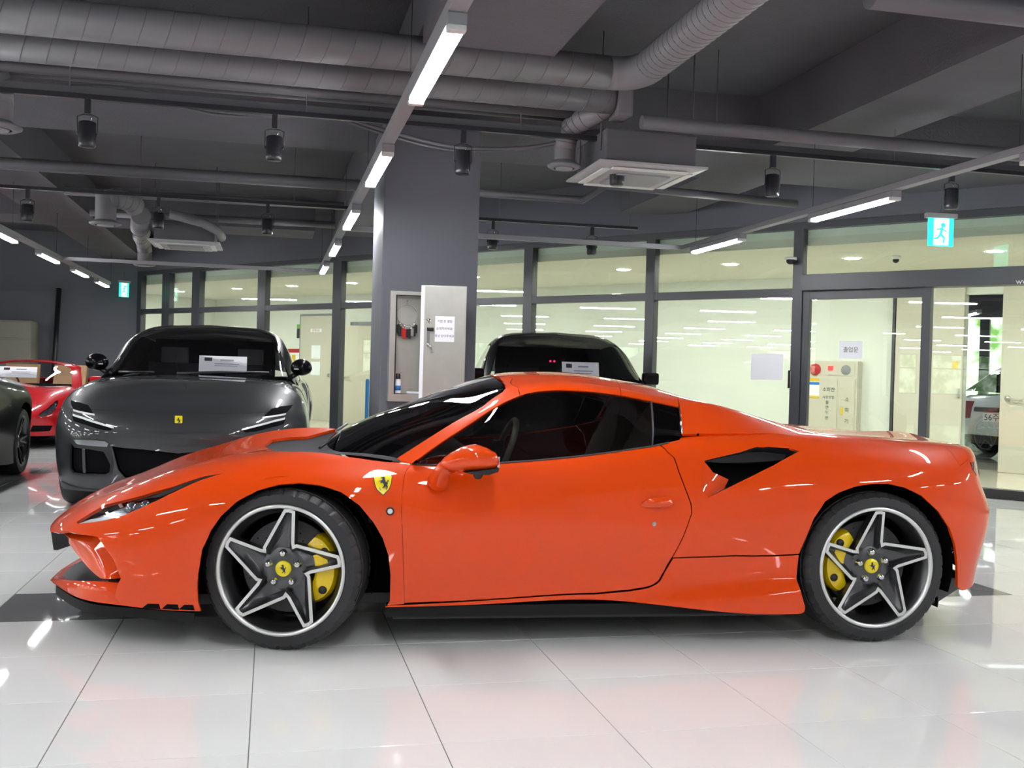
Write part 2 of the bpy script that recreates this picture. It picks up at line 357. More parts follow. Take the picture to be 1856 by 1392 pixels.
# half open corridor door by the column
xa, zt1 = wl(672, 571, 3.0); xb = wl(641, 571, 3.6)[0]
D3 = empty('door_3', wpt(wl(640, 650, CD-.02)[0]+.95, CD-.02, 0), -WA); struct(D3)
lf = MB().box(-.9, 0, -.02, .02, 0.004, 2.1, .005).build('door_leaf', M['beige'], D3); lf.rotation_euler = (0, 0, math.radians(38))
h = MB(); h.tube([(-.82, -.02, 1.0), (-.82, -.07, 1.0), (-.7, -.07, 1.0)], .012, 8); h.lathe([(0, -.02), (.028, -.02), (.028, -.03), (0, -.03)], 16, 'y', (-.82, 0, 1.0)); ho = h.build('handle', M['steel'], lf)
MB().box(-1.0, -.9, -.06, .019, 0.003, 2.2).build('jamb', M['trunk'], D3); MB().box(0, .1, -.06, .019, 0.003, 2.2).build('jamb', M['trunk'], D3); MB().box(-1.0, .1, -.06, .019, 2.12, 2.2).build('head', M['trunk'], D3)
tb = empty('blue_pole', wpt(wl(665, 735, 1.2)[0], 1.2, 0.003)); tag(tb, 'blue plastic post standing in the corridor beside the grey column', 'post')
MB().lathe([(0, 0), (.035, 0), (.035, .95), (.03, 1.0), (0, 1.0)], 16).build('shaft', M['blue'], tb); MB().lathe([(.036, 0), (.09, 0), (.09, .03), (.036, .05)], 20).build('foot', M['black'], tb)
# fire hydrant cabinet
t, a, b, z0, z1 = onwall('fire_hydrant_cabinet', 1450, 1552, 654, 860, CD-.2, 'beige', to_floor=True, label='beige fire hydrant cabinet with red bell, lamp and Korean lettering behind the glass door', cat='cabinet')
H = z1-z0; W_ = b-a; zz = lambda v: wl(1500, v, CD-.2)[1]; xx = lambda u: wl(u, 720, CD-.2)[0]-(wl(1450, 757, CD-.2)[0]+wl(1552, 757, CD-.2)[0])/2
MB().box(a, b, 0, .19, z0, z1, .008).build('body', M['beige'], t)
MB().box(xx(1457), xx(1548), -.008, -.001, zz(680), zz(659)).build('top_panel', M['beige'], t)
MB().box(a+.03, xx(1517), -.012, -.001, .08, zz(686), .003).build('hose_door', M['beige'], t)
MB().box(xx(1521), b-.03, -.012, -.001, .08, zz(686), .003).build('extinguisher_door', M['beige'], t)
MB().lathe([(0, -.05), (.05, -.045), (.085, -.02), (.09, 0)], 28, 'y', (xx(1476.5), -.009, zz(670))).build('alarm_bell', M['red'], t)
MB().box(xx(1500), xx(1509), -.03, -.008, zz(671), zz(663), .004).build('indicator_lamp', mat('red_lamp', (.5, .01, .01), .3, emit=(1, .05, .05), es=2), t)
MB().lathe([(0, -.006), (.07, -.006), (.075, 0)], 24, 'y', (xx(1532), -.009, zz(670))).build('speaker_grille', M['trunk'], t)
MB().box(xx(1459), xx(1485), -.016, -.0125, zz(722), zz(686)).build('poster', M['paper'], t); MB().box(xx(1459), xx(1485), -.0175, -.0165, zz(692), zz(686)).build('poster_header', M['yellow'], t); MB().box(xx(1459), xx(1485), -.0175, -.0165, zz(698), zz(693)).build('poster_band', M['blue'], t); MB().box(xx(1459), xx(1485), -.0175, -.0165, zz(722), zz(718)).build('poster_foot', M['yellow'], t)
for s_, u, v, h_ in [('소화전', 1502, 709, .07), ('소', 1536, 726, .075), ('화', 1536, 745, .075), ('기', 1536, 765, .075), ('물', 1500, 732, .06), ('연', 1500, 741, .06), ('누', 1500, 750, .06), ('완', 1500, 760, .06), ('사용방법', 1502, 722, .05)]:
    text('lettering', s_, h_, M['ink'], t, Matrix.Translation((xx(u), -.0135, zz(v))) @ FACE, .0005, 'CENTER')
MB().box(xx(1525), xx(1529), -.02, -.0125, zz(750), zz(737)).build('door_latch', M['yellow'], t)
# beige sliding fire doors either side of the doorway
D4 = empty('door_4', wpt(0, CD-.03, 0), -WA); struct(D4)
xa, xb = wl(1623, 700, CD-.03)[0], wl(1746, 700, CD-.03)[0]
MB().box(xa, xb, -.06, .015, 0.004, dz+.12, .005).build('door_leaf', M['beige'], D4)
MB().box(xa-.05, xa-.01, -.07, .015, 0.004, CZ-.02).build('jamb', M['frame'], D4)
MB().box(xb-.06, xb-.03, -.1, -.06, 1.0, 1.14, .006).build('handle', M['steel'], D4)
MB().box(wl(1726, 660, CD-.09)[0], wl(1737, 660, CD-.09)[0], -.063, -.0605, wl(1730, 668, CD-.09)[1], wl(1730, 655, CD-.09)[1]).build('warning_label', M['yellow'], D4)
D5 = empty('door_5', wpt(0, CD-.03, 0), -WA); struct(D5)
MB().box(db, db+1.6, -.06, .015, 0.004, dz+.12, .005).build('door_leaf', M['beige'], D5)
h = MB(); h.tube([(db+.1, -.06, 1.02), (db+.1, -.12, 1.02), (db+.3, -.12, 1.0)], .014, 8); h.lathe([(0, -.06), (.04, -.06), (.04, -.075), (0, -.075)], 16, 'y', (db+.1, 0, 1.02)); h.build('handle', M['steel'], D5)
# garage beyond the doorway
cw('floor_garage', MB().box(da-4, db+4, CD+.15, CD+9, -.1, .001), 'corrfloor')
cw('ceiling_garage', MB().box(da-4, db+4, CD+.15, CD+9, 3.2, 3.3), 'ceil')
gb = MB(); gb.box(da-4, db+4, CD+9, CD+9.1, 0, .6); gb.box(da-4, db+4, CD+9, CD+9.1, 2.7, 3.2); gb.box(da-4.1, da-4, CD+.15, CD+9, 0, 3.2); gb.box(db+4, db+4.1, CD+.15, CD+9, 0, 3.2)
for q in range(6): gb.box(da-4+q*1.9, da-3.8+q*1.9, CD+9, CD+9.1, .6, 2.7)
cw('wall_garage', gb, 'wallgrey')
cw('wall_garage_daylight', MB().box(da-5, db+5, CD+10, CD+10.1, 0, 3.4), 'day')
# ================================================================ COLUMN + KEY CABINET
YC = 8.6
cx0, cx1 = aty(690, 600, YC)[0], aty(863, 600, YC)[0]
co = MB().box(cx0, cx1, YC, YC+.88, 0, BEAMZ, .012).build('column', M['wallgrey']); struct(co)
kb = empty('key_cabinet', (cx0, YC-.002, 0)); tag(kb, 'open stainless steel key cabinet mounted on the grey column', 'cabinet')
def kx(u, v, y=YC-.1): q = aty(u, v, y); return q[0]-cx0, q[2]
xa, zt = kx(708, 527); xb = kx(848, 532, YC-.06)[0]+.0; zb = kx(705, 727)[1]; xb = xa+.56; dp = .12
b = MB(); b.box(xa, xb, -.012, 0, zb, zt); b.box(xa, xa+.045, -dp, -.012, zb, zt); b.box(xb-.03, xb, -dp, -.012, zb, zt); b.box(xa+.045, xb-.03, -dp, -.012, zt-.03, zt); b.box(xa+.045, xb-.03, -dp, -.012, zb, zb+.06); b.build('body', M['steel'], kb)
gk = MB(); gk.tube([(xa+.05, -dp-.002, zb+.065), (xa+.05, -dp-.002, zt-.035), (xb-.035, -dp-.002, zt-.035), (xb-.035, -dp-.002, zb+.065)], .006, 8, closed=True); gk.build('gasket', M['black'], kb)
dr = empty('door', (xb-.17, -dp-.14, 0), 0, kb)
dw = .41; dz0, dz1 = zb-.01, kx(773, 522)[1]+.01
dm = MB().box(-.155, -.155+dw*.91, -.012, .012, dz0, dz1, .004).build('door_panel', M['steel'], dr); dr.rotation_euler = (0, 0, math.radians(-14))
x0 = -.155
MB().box(x0, x0+.03, -.0122, .03, dz0, dz1).build('door_edge', M['paper'], dr)
MB().box(x0+.12, x0+.28, -.0145, -.0125, dz1-.46, dz1-.25).build('notice', M['paper'], dr)
for q, s_ in enumerate(['키함 문 열림', '손대지마세요!', '항상 닫아주세요']): text('notice_lettering', s_, .024, M['ink'], dr, Matrix.Translation((x0+.2, -.0150, dz1-.3-.06*q)) @ FACE, .0003, 'CENTER')
MB().lathe([(0, -.02), (.016, -.02), (.02, -.0125)], 18, 'y', (x0+.065, 0, dz1-.29)).build('lock', M['chrome'], dr)
h = MB(); h.box(x0+.055, x0+.08, -.03, -.0125, dz1-.5, dz1-.36, .004); h.tube([(x0+.06, -.03, dz1-.48), (x0+.09, -.05, dz1-.5), (x0+.105, -.05, dz1-.55)], .006, 8); h.build('handle', M['chrome'], dr)
MB().box(x0+.055, x0+.11, -.035, -.0125, dz1-.375, dz1-.345, .004).build('latch', M['black'], dr)
MB().box(x0+.345, x0+.36, -.02, -.0125, dz1-.38, dz1-.3).build('hinge', M['steel'], dr)
# key ring with its fobs
kr = empty('key_ring', (cx0+xa+.15, YC-.045, zt-.19)); tag(kr, 'large wire ring with a bunch of car keys hanging in the cabinet', 'key ring')
MB().tube([(.085*math.cos(a), 0, .085*math.sin(a)) for a in [2*math.pi*i/40 for i in range(40)]], .004, 6, closed=True).build('ring', M['steel'], kr)
for k in range(9):
    a = math.radians(215+k*14); p = (.085*math.cos(a), -.01+.004*(k % 3), .085*math.sin(a))
    f = MB(); x_ = p[0]*1.05; L = .05+.012*(k % 2)
    f.box(x_-.013, x_+.013, p[1]-.008, p[1]+.006, p[2]-.055-L, p[2]-.035, .004); fo = f.build('key_fob', M['red'] if k in (2, 3) else (M['chrome'] if k == 6 else M['black']), kr)
    MB().tube([p, (x_, p[1], p[2]-.04)], .003, 6).build('split_ring', M['chrome'], fo)
hk = MB(); hk.tube([(0, .04, .12), (0, 0, .12), (0, -.005, .085)], .004, 6); hk.build('hook', M['chrome'], kr)
sc = empty('spray_can', (cx0+xa+.085, YC-.06, zb+.0605)); tag(sc, 'small spray can with black cap standing in the key cabinet', 'can')
MB().lathe([(0, 0), (.024, 0), (.025, .005), (.025, .11), (.018, .125)], 20).build('can_body', M['paper'], sc); MB().lathe([(.019, .124), (.02, .128), (.018, .17), (0, .17)], 16).build('cap', M['black'], sc); MB().lathe([(.0252, .03), (.0254, .03), (.0254, .07), (.0252, .07)], 20).build('label_band', M['blue'], sc)
st = MB().box(-.08, .08, -.025, .025, 0, .022, .004).build('key_tray', M['paper'], None, (cx0+xa+.24, YC-.06, zb+.0605)); tag(st, 'pale flat box lying on the key cabinet floor', 'box')
# ================================================================ CEILING SERVICES
LZ = 2.6
def led_proto():
    t = empty('led_light', (0, 0, 0))
    L = 1.25
    MB().box(-.042, .042, 0, L, .0, .05, .006).build('housing', M['trunk'], t)
    MB().box(-.036, .036, .05, L-.05, -.022, .0, .008).build('diffuser', M['led'], t)
    for y in (0, L-.05): MB().box(-.04, .04, y, y+.05, -.026, .001, .006).build('end_cap', M['ledcap'], t)
    return t
lp = led_proto()
first = True
LEDLAB = {(.70, 4.12): 'long bright LED tube hanging in front of the spiral duct pair', (.70, 6.66): 'bright LED tube under the spiral ducts just before the column', (.70, 9.2): 'LED tube passing close beside the grey column', (.70, 11.74): 'LED tube beyond the column, second before the end cross bar', (.70, 14.28): 'last LED tube of the column line at the end cross bar',
          (4.57, 9.5): 'LED tube next to the cross bar in front of the glazing', (4.57, 6.9): 'bright LED tube between exit sign and ceiling air conditioner', (4.57, 4.3): 'LED tube end above the exit sign side, before the sliding door',
          (-3.03, 19.2): 'last LED tube of the far line near the small exit sign', (-3.03, 17.0): 'second last LED tube of the far line before the dark wall', (-3.03, 14.6): 'LED tube of the far line above the red open-top car', (-3.03, 12.1): 'LED tube of the far line above the glossy black car'}
for X, starts, what in [(.70, [4.12+2.54*k for k in range(-4, 5)], 'glowing LED tube on the long trunking line passing beside the grey column'), (4.57, [4.3+2.6*k for k in range(-4, 3)], 'glowing LED tube on the trunking line that runs towards the glass door'), (-3.03, [12.1, 14.6, 17.0, 19.2, 9.6, 7.1, 4.6, 2.1, -.4, -2.9], 'glowing LED tube on the far trunking line leading to the dark back wall'), (8.4, [-4.0, -1.4, 1.2, 3.8], 'glowing LED tube on the outermost trunking line over the entrance')]+[(-3.03-3.87*q, [-4+2.55*k for k in range(8)], 'glowing LED tube in the wide hall beyond the parked black car') for q in range(1, 7)]:
    for y in starts:
        t = lp if first else copy_tree(lp); first = False
        t.location = (X, y, LZ); tag(t, what, 'light', 'LED tubes of the line at %s' % {.70: 'the column', 4.57: 'the glass door', -3.03: 'the dark wall', 8.4: 'the entrance'}.get(X, 'the hall'))
        lb = LEDLAB.get((X, round(y, 2)))
        if lb: t['label'] = lb
def trunk(name, segs, label):
    m_ = MB()
    for x0, x1, y0, y1 in segs: m_.box(x0, x1, y0, y1, LZ+.051, LZ+.1, .004)
    tk = m_.build(name, M['trunk']); tag(tk, label, 'trunking'); x0, x1, y0, y1 = segs[0]
    for q in range(int((y1-y0)/2.54)+1): MB().tube([((x0+x1)/2, y0+.4+2.54*q, LZ+.1), ((x0+x1)/2, y0+.4+2.54*q, 3.29)], .0025, 6).build('hanger_wire', M['black'], tk)
    return m_
trunk('light_trunking', [(.66, .74, -7.5, 16.1)], 'grey light trunking hung straight past the grey column')
trunk('light_trunking', [(4.53, 4.61, -7.5, 10.98), (.741, 4.61, 10.98, 11.06)], 'grey light trunking towards the glass door with its cross bar')
trunk('light_trunking', [(-3.07, -2.99, -7.5, 20.6), (-2.989, .659, 16.02, 16.1)], 'grey light trunking towards the dark back wall with its cross bar')
trunk('light_trunking', [(8.36, 8.44, -7.5, 5.3)], 'grey light trunking over the entrance side')
def duct(name, pts, r, label, m='duct', n=20, ribs=0., cat='duct', rib_r=.0025):
    t = empty(name, pts[0]); P0 = Vector(pts[0])
    MB().tube([Vector(p)-P0 for p in pts], r, n).build('shell', M[m], t)
    if ribs:
        R_ = MB()
        for a, b in zip(pts[:-1], pts[1:]):
            a, b = Vector(a)-P0, Vector(b)-P0; L = (b-a).length; d = (b-a).normalized(); u = d.orthogonal().normalized(); v = d.cross(u)
            for k in range(1, int(L/ribs)+1):
                c = a+d*min(k*ribs, L); sl = d*(.35*r)
                R_.tube([c+u*math.cos(q)*(r+.0005)+v*math.sin(q)*(r+.0005)+sl*math.sin(q) for q in [2*math.pi*i/24 for i in range(24)]], rib_r, 4, closed=True)
        o = R_.build('spiral_seam', M['seam'], t)
    return tag(t, label, cat)
def bend(a, c, b, n=7):      # quadratic corner a-c-b
    a, c, b = Vector(a), Vector(c), Vector(b); return [tuple(a*(1-t)**2+c*2*t*(1-t)+b*t*t) for t in [i/(n-1) for i in range(n)]]
DZ = 3.27
M['seam'] = mat('duct_seam_paint', (.14, .137, .15), .5)
duct('spiral_duct', [(-2.595, 6.74, DZ), (2.2, 6.74, DZ)], .115, 'thick spiral duct running across the ceiling, upper of the pair', ribs=.16)
duct('spiral_duct', bend((2.2, 6.74, DZ), (2.42, 6.74, DZ), (2.42, 6.5, DZ))+[(2.42, 2.0, DZ)], .113, 'pale spiral duct branch turning off over the room with tight seams', ribs=.075, rib_r=.002)
duct('spiral_duct', [(-2.595, 7.32, DZ-.02), (2.43, 7.32, DZ-.02)], .105, 'second spiral duct running across the ceiling below its twin', ribs=.16)
MB_ = MB().box(2.44, 2.56, 7.2, 7.44, DZ-.16, DZ+.1, .02).build('duct_end_box', M['duct']); tag(MB_, 'square duct end box above the round air diffuser', 'duct')
def diffuser(c, r, top, label, extra):
    t = empty('air_diffuser', (c[0], c[1], c[2])); tag(t, label, 'air diffuser')
    MB().lathe([(r*.62, .0), (r*.8, -.004), (r, .012), (r*1.02, .025), (r*.7, .05), (r*.62, .07)], 32).build('flare', M['duct'], t)
    MB().lathe([(0, -.01), (r*.5, -.008), (r*.55, .005), (0, .01)], 28).build('disc', M['trunk'], t)
    MB().tube([(0, 0, .05), (0, 0, top)], r*.66, 24, cap=False).build('collar', M['duct'], t)
    if extra:
        MB().tube([Vector(p)-Vector(c) for p in extra], r*.68, 20).build('flexible_duct', M['duct'], t)
        R_ = MB(); E = [Vector(p)-Vector(c) for p in extra]
        for k in range(1, len(E)-1):
            d = (E[k+1]-E[k-1]).normalized(); u = d.orthogonal().normalized(); v = d.cross(u)
            R_.tube([E[k]+(u*math.cos(q)+v*math.sin(q))*(r*.685) for q in [2*math.pi*i/20 for i in range(20)]], .003, 4, closed=True)
        R_.build('flexible_duct_hoop', M['pipe'], t)
    return t
c1 = (2.19, 7.74, 2.80); diffuser(c1, .13, .16, 'round air diffuser on a bent flexible duct near the ceiling air conditioner', bend((2.19, 7.74, 2.95), (2.19, 7.74, 3.12), (2.30, 7.54, 3.16), 7)+[(2.38, 7.42, 3.2), (2.42, 7.36, 3.23)])
c2 = (-1.93, 7.86, 2.80); diffuser(c2, .175, .2, 'round air diffuser on a thick elbow at the duct pair end', bend((-1.93, 7.86, 2.98), (-1.93, 7.86, 3.3), (-2.1, 7.5, 3.28), 8))
c3 = (-1.95, 12.9, 2.80); diffuser(c3, .18, .35, 'far round air diffuser with a broad straight collar', bend((-1.93, 12.9, 3.1), (-1.75, 12.95, 3.18), (-1.66, 13.2, 3.08), 6))
c4 = (-2.05, 17.6, 2.76); diffuser(c4, .17, .3, 'farthest round air diffuser at the end of a slanting duct', [(-1.63, 13.5, 3.02), (-1.75, 14.4, 2.98), (-1.85, 15.5, 3.05), (-2.0, 16.6, 3.12), (-2.05, 17.4, 3.12), (-2.05, 17.6, 3.02)])
for pts, r, lab in [
    ([(-7, 7.72, 3.2), (2.3, 7.6, 3.2)], .042, 'grey pipe running just behind the duct pair'),
    ([(-7, 7.95, 3.22), (2.5, 7.85, 3.22)], .028, 'thin grey conduit behind the duct pair'),
    ([(2.55, 7.0, 3.02), (9.0, 7.0, 3.02)], .05, 'grey sprinkler main crossing in front of the concrete beam'),
    ([(-7, 11.05, 3.1), (.85, 10.8, 3.1)], .06, 'grey pipe crossing beyond the first track of spotlights'),
    ([(1.8, 10.2, 3.0), (3.1, 10.2, 3.0), (3.06, 9.3, 3.0), (5.2, 9.6, 3.0)], .04, 'dog-legged grey pipe beside the column head'),
    ([(3.0, 4.82, 3.22), (7, 4.78, 3.22)], .075, 'grey pipe crossing above the near light line'),
    ([(-2.5, 13.4, 3.25), (.85, 13.2, 3.25)], .05, 'far grey pipe beyond the second track'),
    ([(-2.5, 15.2, 3.25), (.85, 15.0, 3.25)], .05, 'farthest grey pipe before the end cross bar')]:
    duct('ceiling_pipe', pts, r, lab, 'pipe', 14, cat='pipe')
# lighting tracks + spotlights
def track(x0, x1, y, z, label):
    t = MB().box(x0, x1, y-.018, y+.018, z, z+.035, .003).build('lighting_track', M['spot']); tag(t, label, 'track'); 
    for k in range(int((x1-x0)/1.6)+1): MB().tube([(x0+.3+1.6*k, y, z+.03), (x0+.3+1.6*k, y, SLAB)], .004, 6).build('hanger_rod', M['pipe'], t)
track(-6.5, 8.0, 7.6, 3.0, 'black lighting track crossing in front of the near beam')
track(-6.5, .86, 11.5, 2.95, 'black lighting track farther back left of the column')
track(2.25, 4.25, 11.7, 2.95, 'short black lighting track between column and glazing')
pp_ = MB().box(-6.5, 8.2, 7.66, 7.7, 3.05, 3.1).build('cable_tray', M['pipe']); tag(pp_, 'slim grey cable tray beside the near lighting track', 'cable tray')
def spot_proto():
    t = empty('track_spotlight', (0, 0, 0))
    MB().lathe([(0, -.33), (.05, -.33), (.056, -.322), (.058, -.3), (.058, -.165), (.05, -.155), (0, -.155)], 24).build('can', M['spot'], t)
    MB().lathe([(0, -.327), (.045, -.327), (.048, -.331)], 20).build('lens', M['black'], t)
    br = MB()
    for s_ in (-1, 1): br.tube([(s_*.066, 0, -.24), (s_*.066, 0, -.12), (s_*.03, 0, -.105), (0, 0, -.105)], .004, 6); br.lathe([(0, 0), (.011, 0), (.011, .012), (0, .012)], 12, 'x', (s_*.06-(.006), 0, -.24))
    br.build('yoke', M['spot'], t)
    MB().box(-.02, .02, -.018, .018, -.1, 0, .004).build('track_adapter', M['spot'], t)
    MB().tube([(.02, 0, -.1), (.025, .01, -.13), (.012, .01, -.15), (-.01, .0, -.155)], .003, 6).build('cable', M['chrome'], t)
    return t
sp = spot_proto(); first = True
SPL = {(-1.28, 7.6): 'black track spotlight over the driver side of the graphite SUV', (-.02, 7.6): 'black track spotlight between graphite SUV and column line lights', (1.36, 7.6): 'black track spotlight right in front of the grey column', (2.58, 7.6): 'black track spotlight in front of the cassette air conditioner', (3.9, 7.6): 'black track spotlight between air conditioner and sliding door', (5.55, 7.6): 'black track spotlight directly above the hanging exit sign',
       (-2.5, 11.5): 'black spotlight of the far track above the red open-top car', (-1.21, 11.5): 'black spotlight of the far track by the distant air conditioner', (-.08, 11.5): 'black spotlight of the far track next to the column line lights', (2.47, 11.7): 'black spotlight on the short track, the one beside the column', (3.68, 11.7): 'black spotlight on the short track, the one above the partition post'}
for xs_, y, z, what, grp in [([-1.28, -.02, 1.36, 2.58, 3.9, 5.55], 7.6, 3.0, 'black cylindrical spotlight hanging from the long near lighting track', 'spotlights on the near track'), ([-2.5, -1.21, -.08], 11.5, 2.95, 'black cylindrical spotlight on the track farther back left of the column', 'spotlights on the far track'), ([2.47, 3.68], 11.7, 2.95, 'black cylindrical spotlight on the short track between column and glazing', 'spotlights on the short track')]:
    for x in xs_:
        t = sp if first else copy_tree(sp); first = False; t.location = (x, y, z); tag(t, SPL.get((x, y), what), 'spotlight', grp)
# sagging cables over the near track
for k, (dy, dz_) in enumerate([(.12, 0), (.16, -.02), (.2, .015)]):
    P_ = [(-2.2, 7.6+dy, 3.04), (-1.7, 7.6+dy, 3.07+dz_), (-1.1, 7.6+dy, 3.13), (-.5, 7.6+dy, 3.03+dz_), (.0, 7.6+dy, 3.03), (.35, 7.6+dy, 3.08), (.7, 7.6+dy, 3.0+dz_), (1.3, 7.6+dy, 2.9+dz_), (1.9, 7.6+dy, 2.94), (2.3, 7.6+dy, 3.06)]
    t_ = np.linspace(0, 1, len(P_)); q = np.array(P_); tt = np.linspace(0, 1, 46)
    def cr_(tt):
        out = []
        for x in tt:
            f = x*(len(q)-1); i = min(int(f), len(q)-2); a = f-i; p0, p1, p2, p3 = q[max(i-1, 0)], q[i], q[i+1], q[min(i+2, len(q)-1)]
            out.append(tuple(.5*((2*p1)+(-p0+p2)*a+(2*p0-5*p1+4*p2-p3)*a*a+(-p0+3*p1-3*p2+p3)*a**3)))
        return out
    o = MB().tube(cr_(tt), .014-.003*k, 8).build('hanging_cable', M['pipe']); tag(o, ['thickest grey cable sagging along the near lighting track', 'middle grey cable sagging along the near lighting track', 'thinnest grey cable sagging along the near lighting track'][k], 'cable')
# ceiling cassette air conditioners
def cassette(x0, x1, y0, y1, z, label):
    cx, cy = (x0+x1)/2, (y0+y1)/2; t = empty('ceiling_air_conditioner', (cx, cy, z)); tag(t, label, 'air conditioner'); hx, hy = (x1-x0)/2, (y1-y0)/2
    MB().box(-hx*.84, hx*.84, -hy*.84, hy*.84, .035, .3, .01).build('body', M['pipe'], t)
    p = MB()
    p.add([(-hx, -hy, .03), (hx, -hy, .03), (hx, hy, .03), (-hx, hy, .03), (-hx, -hy, .045), (hx, -hy, .045), (hx, hy, .045), (-hx, hy, .045), (-hx*.6, -hy*.6, 0), (hx*.6, -hy*.6, 0), (hx*.6, hy*.6, 0), (-hx*.6, hy*.6, 0)],
          [(4, 5, 6, 7), (0, 1, 5, 4), (1, 2, 6, 5), (2, 3, 7, 6), (3, 0, 4, 7), (0, 8, 9, 1), (1, 9, 10, 2), (2, 10, 11, 3), (3, 11, 8, 0), (8, 11, 10, 9)])
    p.build('panel', M['white'], t)
    MB().box(-hx*.5, hx*.5, -hy*.5, hy*.5, -.012, -.001, .004).build('intake_grille', M['trunk'], t)
    for s_ in (-1, 1):
        MB().box(-hx*.7, hx*.7, s_*hy*.78-.03, s_*hy*.78+.03, .0, .012, .003).build('air_vane', M['ledcap'], t)
        MB().box(s_*hx*.78-.03, s_*hx*.78+.03, -hy*.7, hy*.7, .0, .012, .003).build('air_vane', M['ledcap'], t)
    for sx in (-1, 1):
        for sy in (-1, 1): MB().tube([(sx*hx*.86, sy*hy*.6, .15), (sx*hx*.86, sy*hy*.6, SLAB-z)], .006, 6).build('hanger_rod', M['pipe'], t)
    return t
cassette(2.335, 3.2, 7.28, 8.18, 2.75, 'white cassette air conditioner hanging under the ceiling near the column')
cassette(-1.6, -.7, 13.95, 14.85, 2.75, 'distant white cassette air conditioner above the dark grey SUV')
duct('refrigerant_pipe', [(2.35, 7.95, 3.12), (2.7, 7.85, 3.13), (3.2, 7.82, 3.12), (3.35, 7.84, 3.1)], .045, 'insulated pipe lying over the ceiling air conditioner', 'duct', 14, cat='pipe')
duct('refrigerant_pipe', [(-1.3, 13.6, 3.08), (-.9, 13.7, 3.0), (-.72, 13.8, 2.92), (-.68, 14.0, 2.86)], .06, 'insulated elbow pipe at the distant air conditioner', 'duct', 14, cat='pipe')
# exit signs
def exit_sign(p, w_, h_, label, rz=0., top=True):
    t = empty('exit_sign', p, rz); tag(t, label, 'exit sign')
    MB().box(-w_/2, w_/2, -.012, .012, -h_, 0, .002).build('panel', M['green'], t)
    MB().box(-w_*.3, w_*.3, -.0145, -.0125, -h_*.97, -h_*.02).build('pictogram_field', M['signw'], t)
    r = MB(); s_ = h_/10
    r.lathe([(0, -.002), (s_*.9, -.002), (s_*.9, 0), (0, 0)], 14, 'y', (s_*.6, -.0148, -h_*.25))
    for a, b, th in [((.2, -3.4), (-.3, -5.8), .8), ((-.3, -5.8), (1.2, -7), .65), ((1.2, -7), (.8, -9), .55), ((-.3, -5.8), (-1.4, -7.2), .65), ((-1.4, -7.2), (-2.8, -7.4), .5), ((.2, -3.6), (1.9, -4.8), .45), ((.1, -3.6), (-1.8, -4.2), .45)]:
        r.tube([(a[0]*s_, -.0155, a[1]*s_), (b[0]*s_, -.0155, b[1]*s_)], th*s_*.6, 8)
    r.build('running_figure', M['green'], t)
    if top: MB().box(-w_*.62, w_*.62, -.03, .03, 0, .05, .006).build('hood', M['white'], t); MB().tube([(0, 0, .05), (0, 0, SLAB-p[2])], .006, 6).build('rod', M['pipe'], t)
    return t
q = aty(1705.5, 396, 8.9); k = aty(1727, 415, 8.9)[0]-aty(1685, 415, 8.9)[0]
exit_sign(tuple(q), k, k*1.05, 'lit green exit sign hanging over the glass sliding door', -.1)
q = aty(225, 513, YF-.6); exit_sign(tuple(q), .19, .28, 'small lit green exit sign at the far dark wall', .5)
# cctv cameras
x, z = wl(1437, 472, -.08); t = empty('dome_camera', tuple(WP+WE*x-WN*.14+np.array([0, 0, z]))); tag(t, 'white dome camera fixed to the partition post by the sliding door', 'camera')
MB().lathe([(0, .03), (.07, .03), (.075, 0), (0, 0)], 20).build('base', M['ledcap'], t); MB().lathe([(.055, 0), (.05, -.03), (.03, -.05), (0, -.056)], 20).build('dome', M['black'], t)
xx_, yy_ = catz(1624, 464); t = empty('dome_camera', wpt(xx_, yy_, CZ-.001)); tag(t, 'white dome camera under the cream corridor ceiling', 'camera')
MB().lathe([(.055, 0), (.06, -.02), (.05, -.042), (0, -.042)], 20).build('base', M['ledcap'], t); MB().lathe([(.042, -.042), (.036, -.07), (.016, -.087), (0, -.09)], 20).build('dome', M['black'], t)
# far corner: beige cupboard, broom, bags
q = aty(0, 640, 21.6); t = empty('storage_cupboard', (q[0]-.3, 21.6, 0)); tag(t, 'olive beige storage cupboard against the far dark wall', 'cupboard')
hz_ = aty(20, 580, 21.6)[2]; cw_ = aty(56, 600, 21.6)[0]-q[0]+.3
M['olive'] = mat('olive_beige', (.21, .2, .165), .6)
MB().box(-1.2, cw_, 0, .7, 0.003, hz_, .03).build('body', M['olive'], t); MB().box(-1.18, cw_-.02, -.02, -.001, .1, hz_-.38, .006).build('door', M['olive'], t); MB().box(-1.18, cw_-.02, -.02, -.001, hz_-.34, hz_-.04, .006).build('flap', M['olive'], t); MB().box(-.2, .1, -.03, -.021, hz_-.55, hz_-.5).build('label_plate', M['paper'], t)
a = aty(68, 620, 21.9); b = aty(82, 520, 21.9); t = empty('leaning_pole', (a[0]+.28, 21.9, .005)); tag(t, 'dark pole leaning beside the olive cupboard', 'pole')
MB().tube([(0, 0, 0), (b[0]-a[0]-.1, .4, b[2])], .05, 10).build('shaft', M['black'], t); MB().box(-.2, .2, -.12, .12, 0, .12, .02).build('foot', M['black'], t)
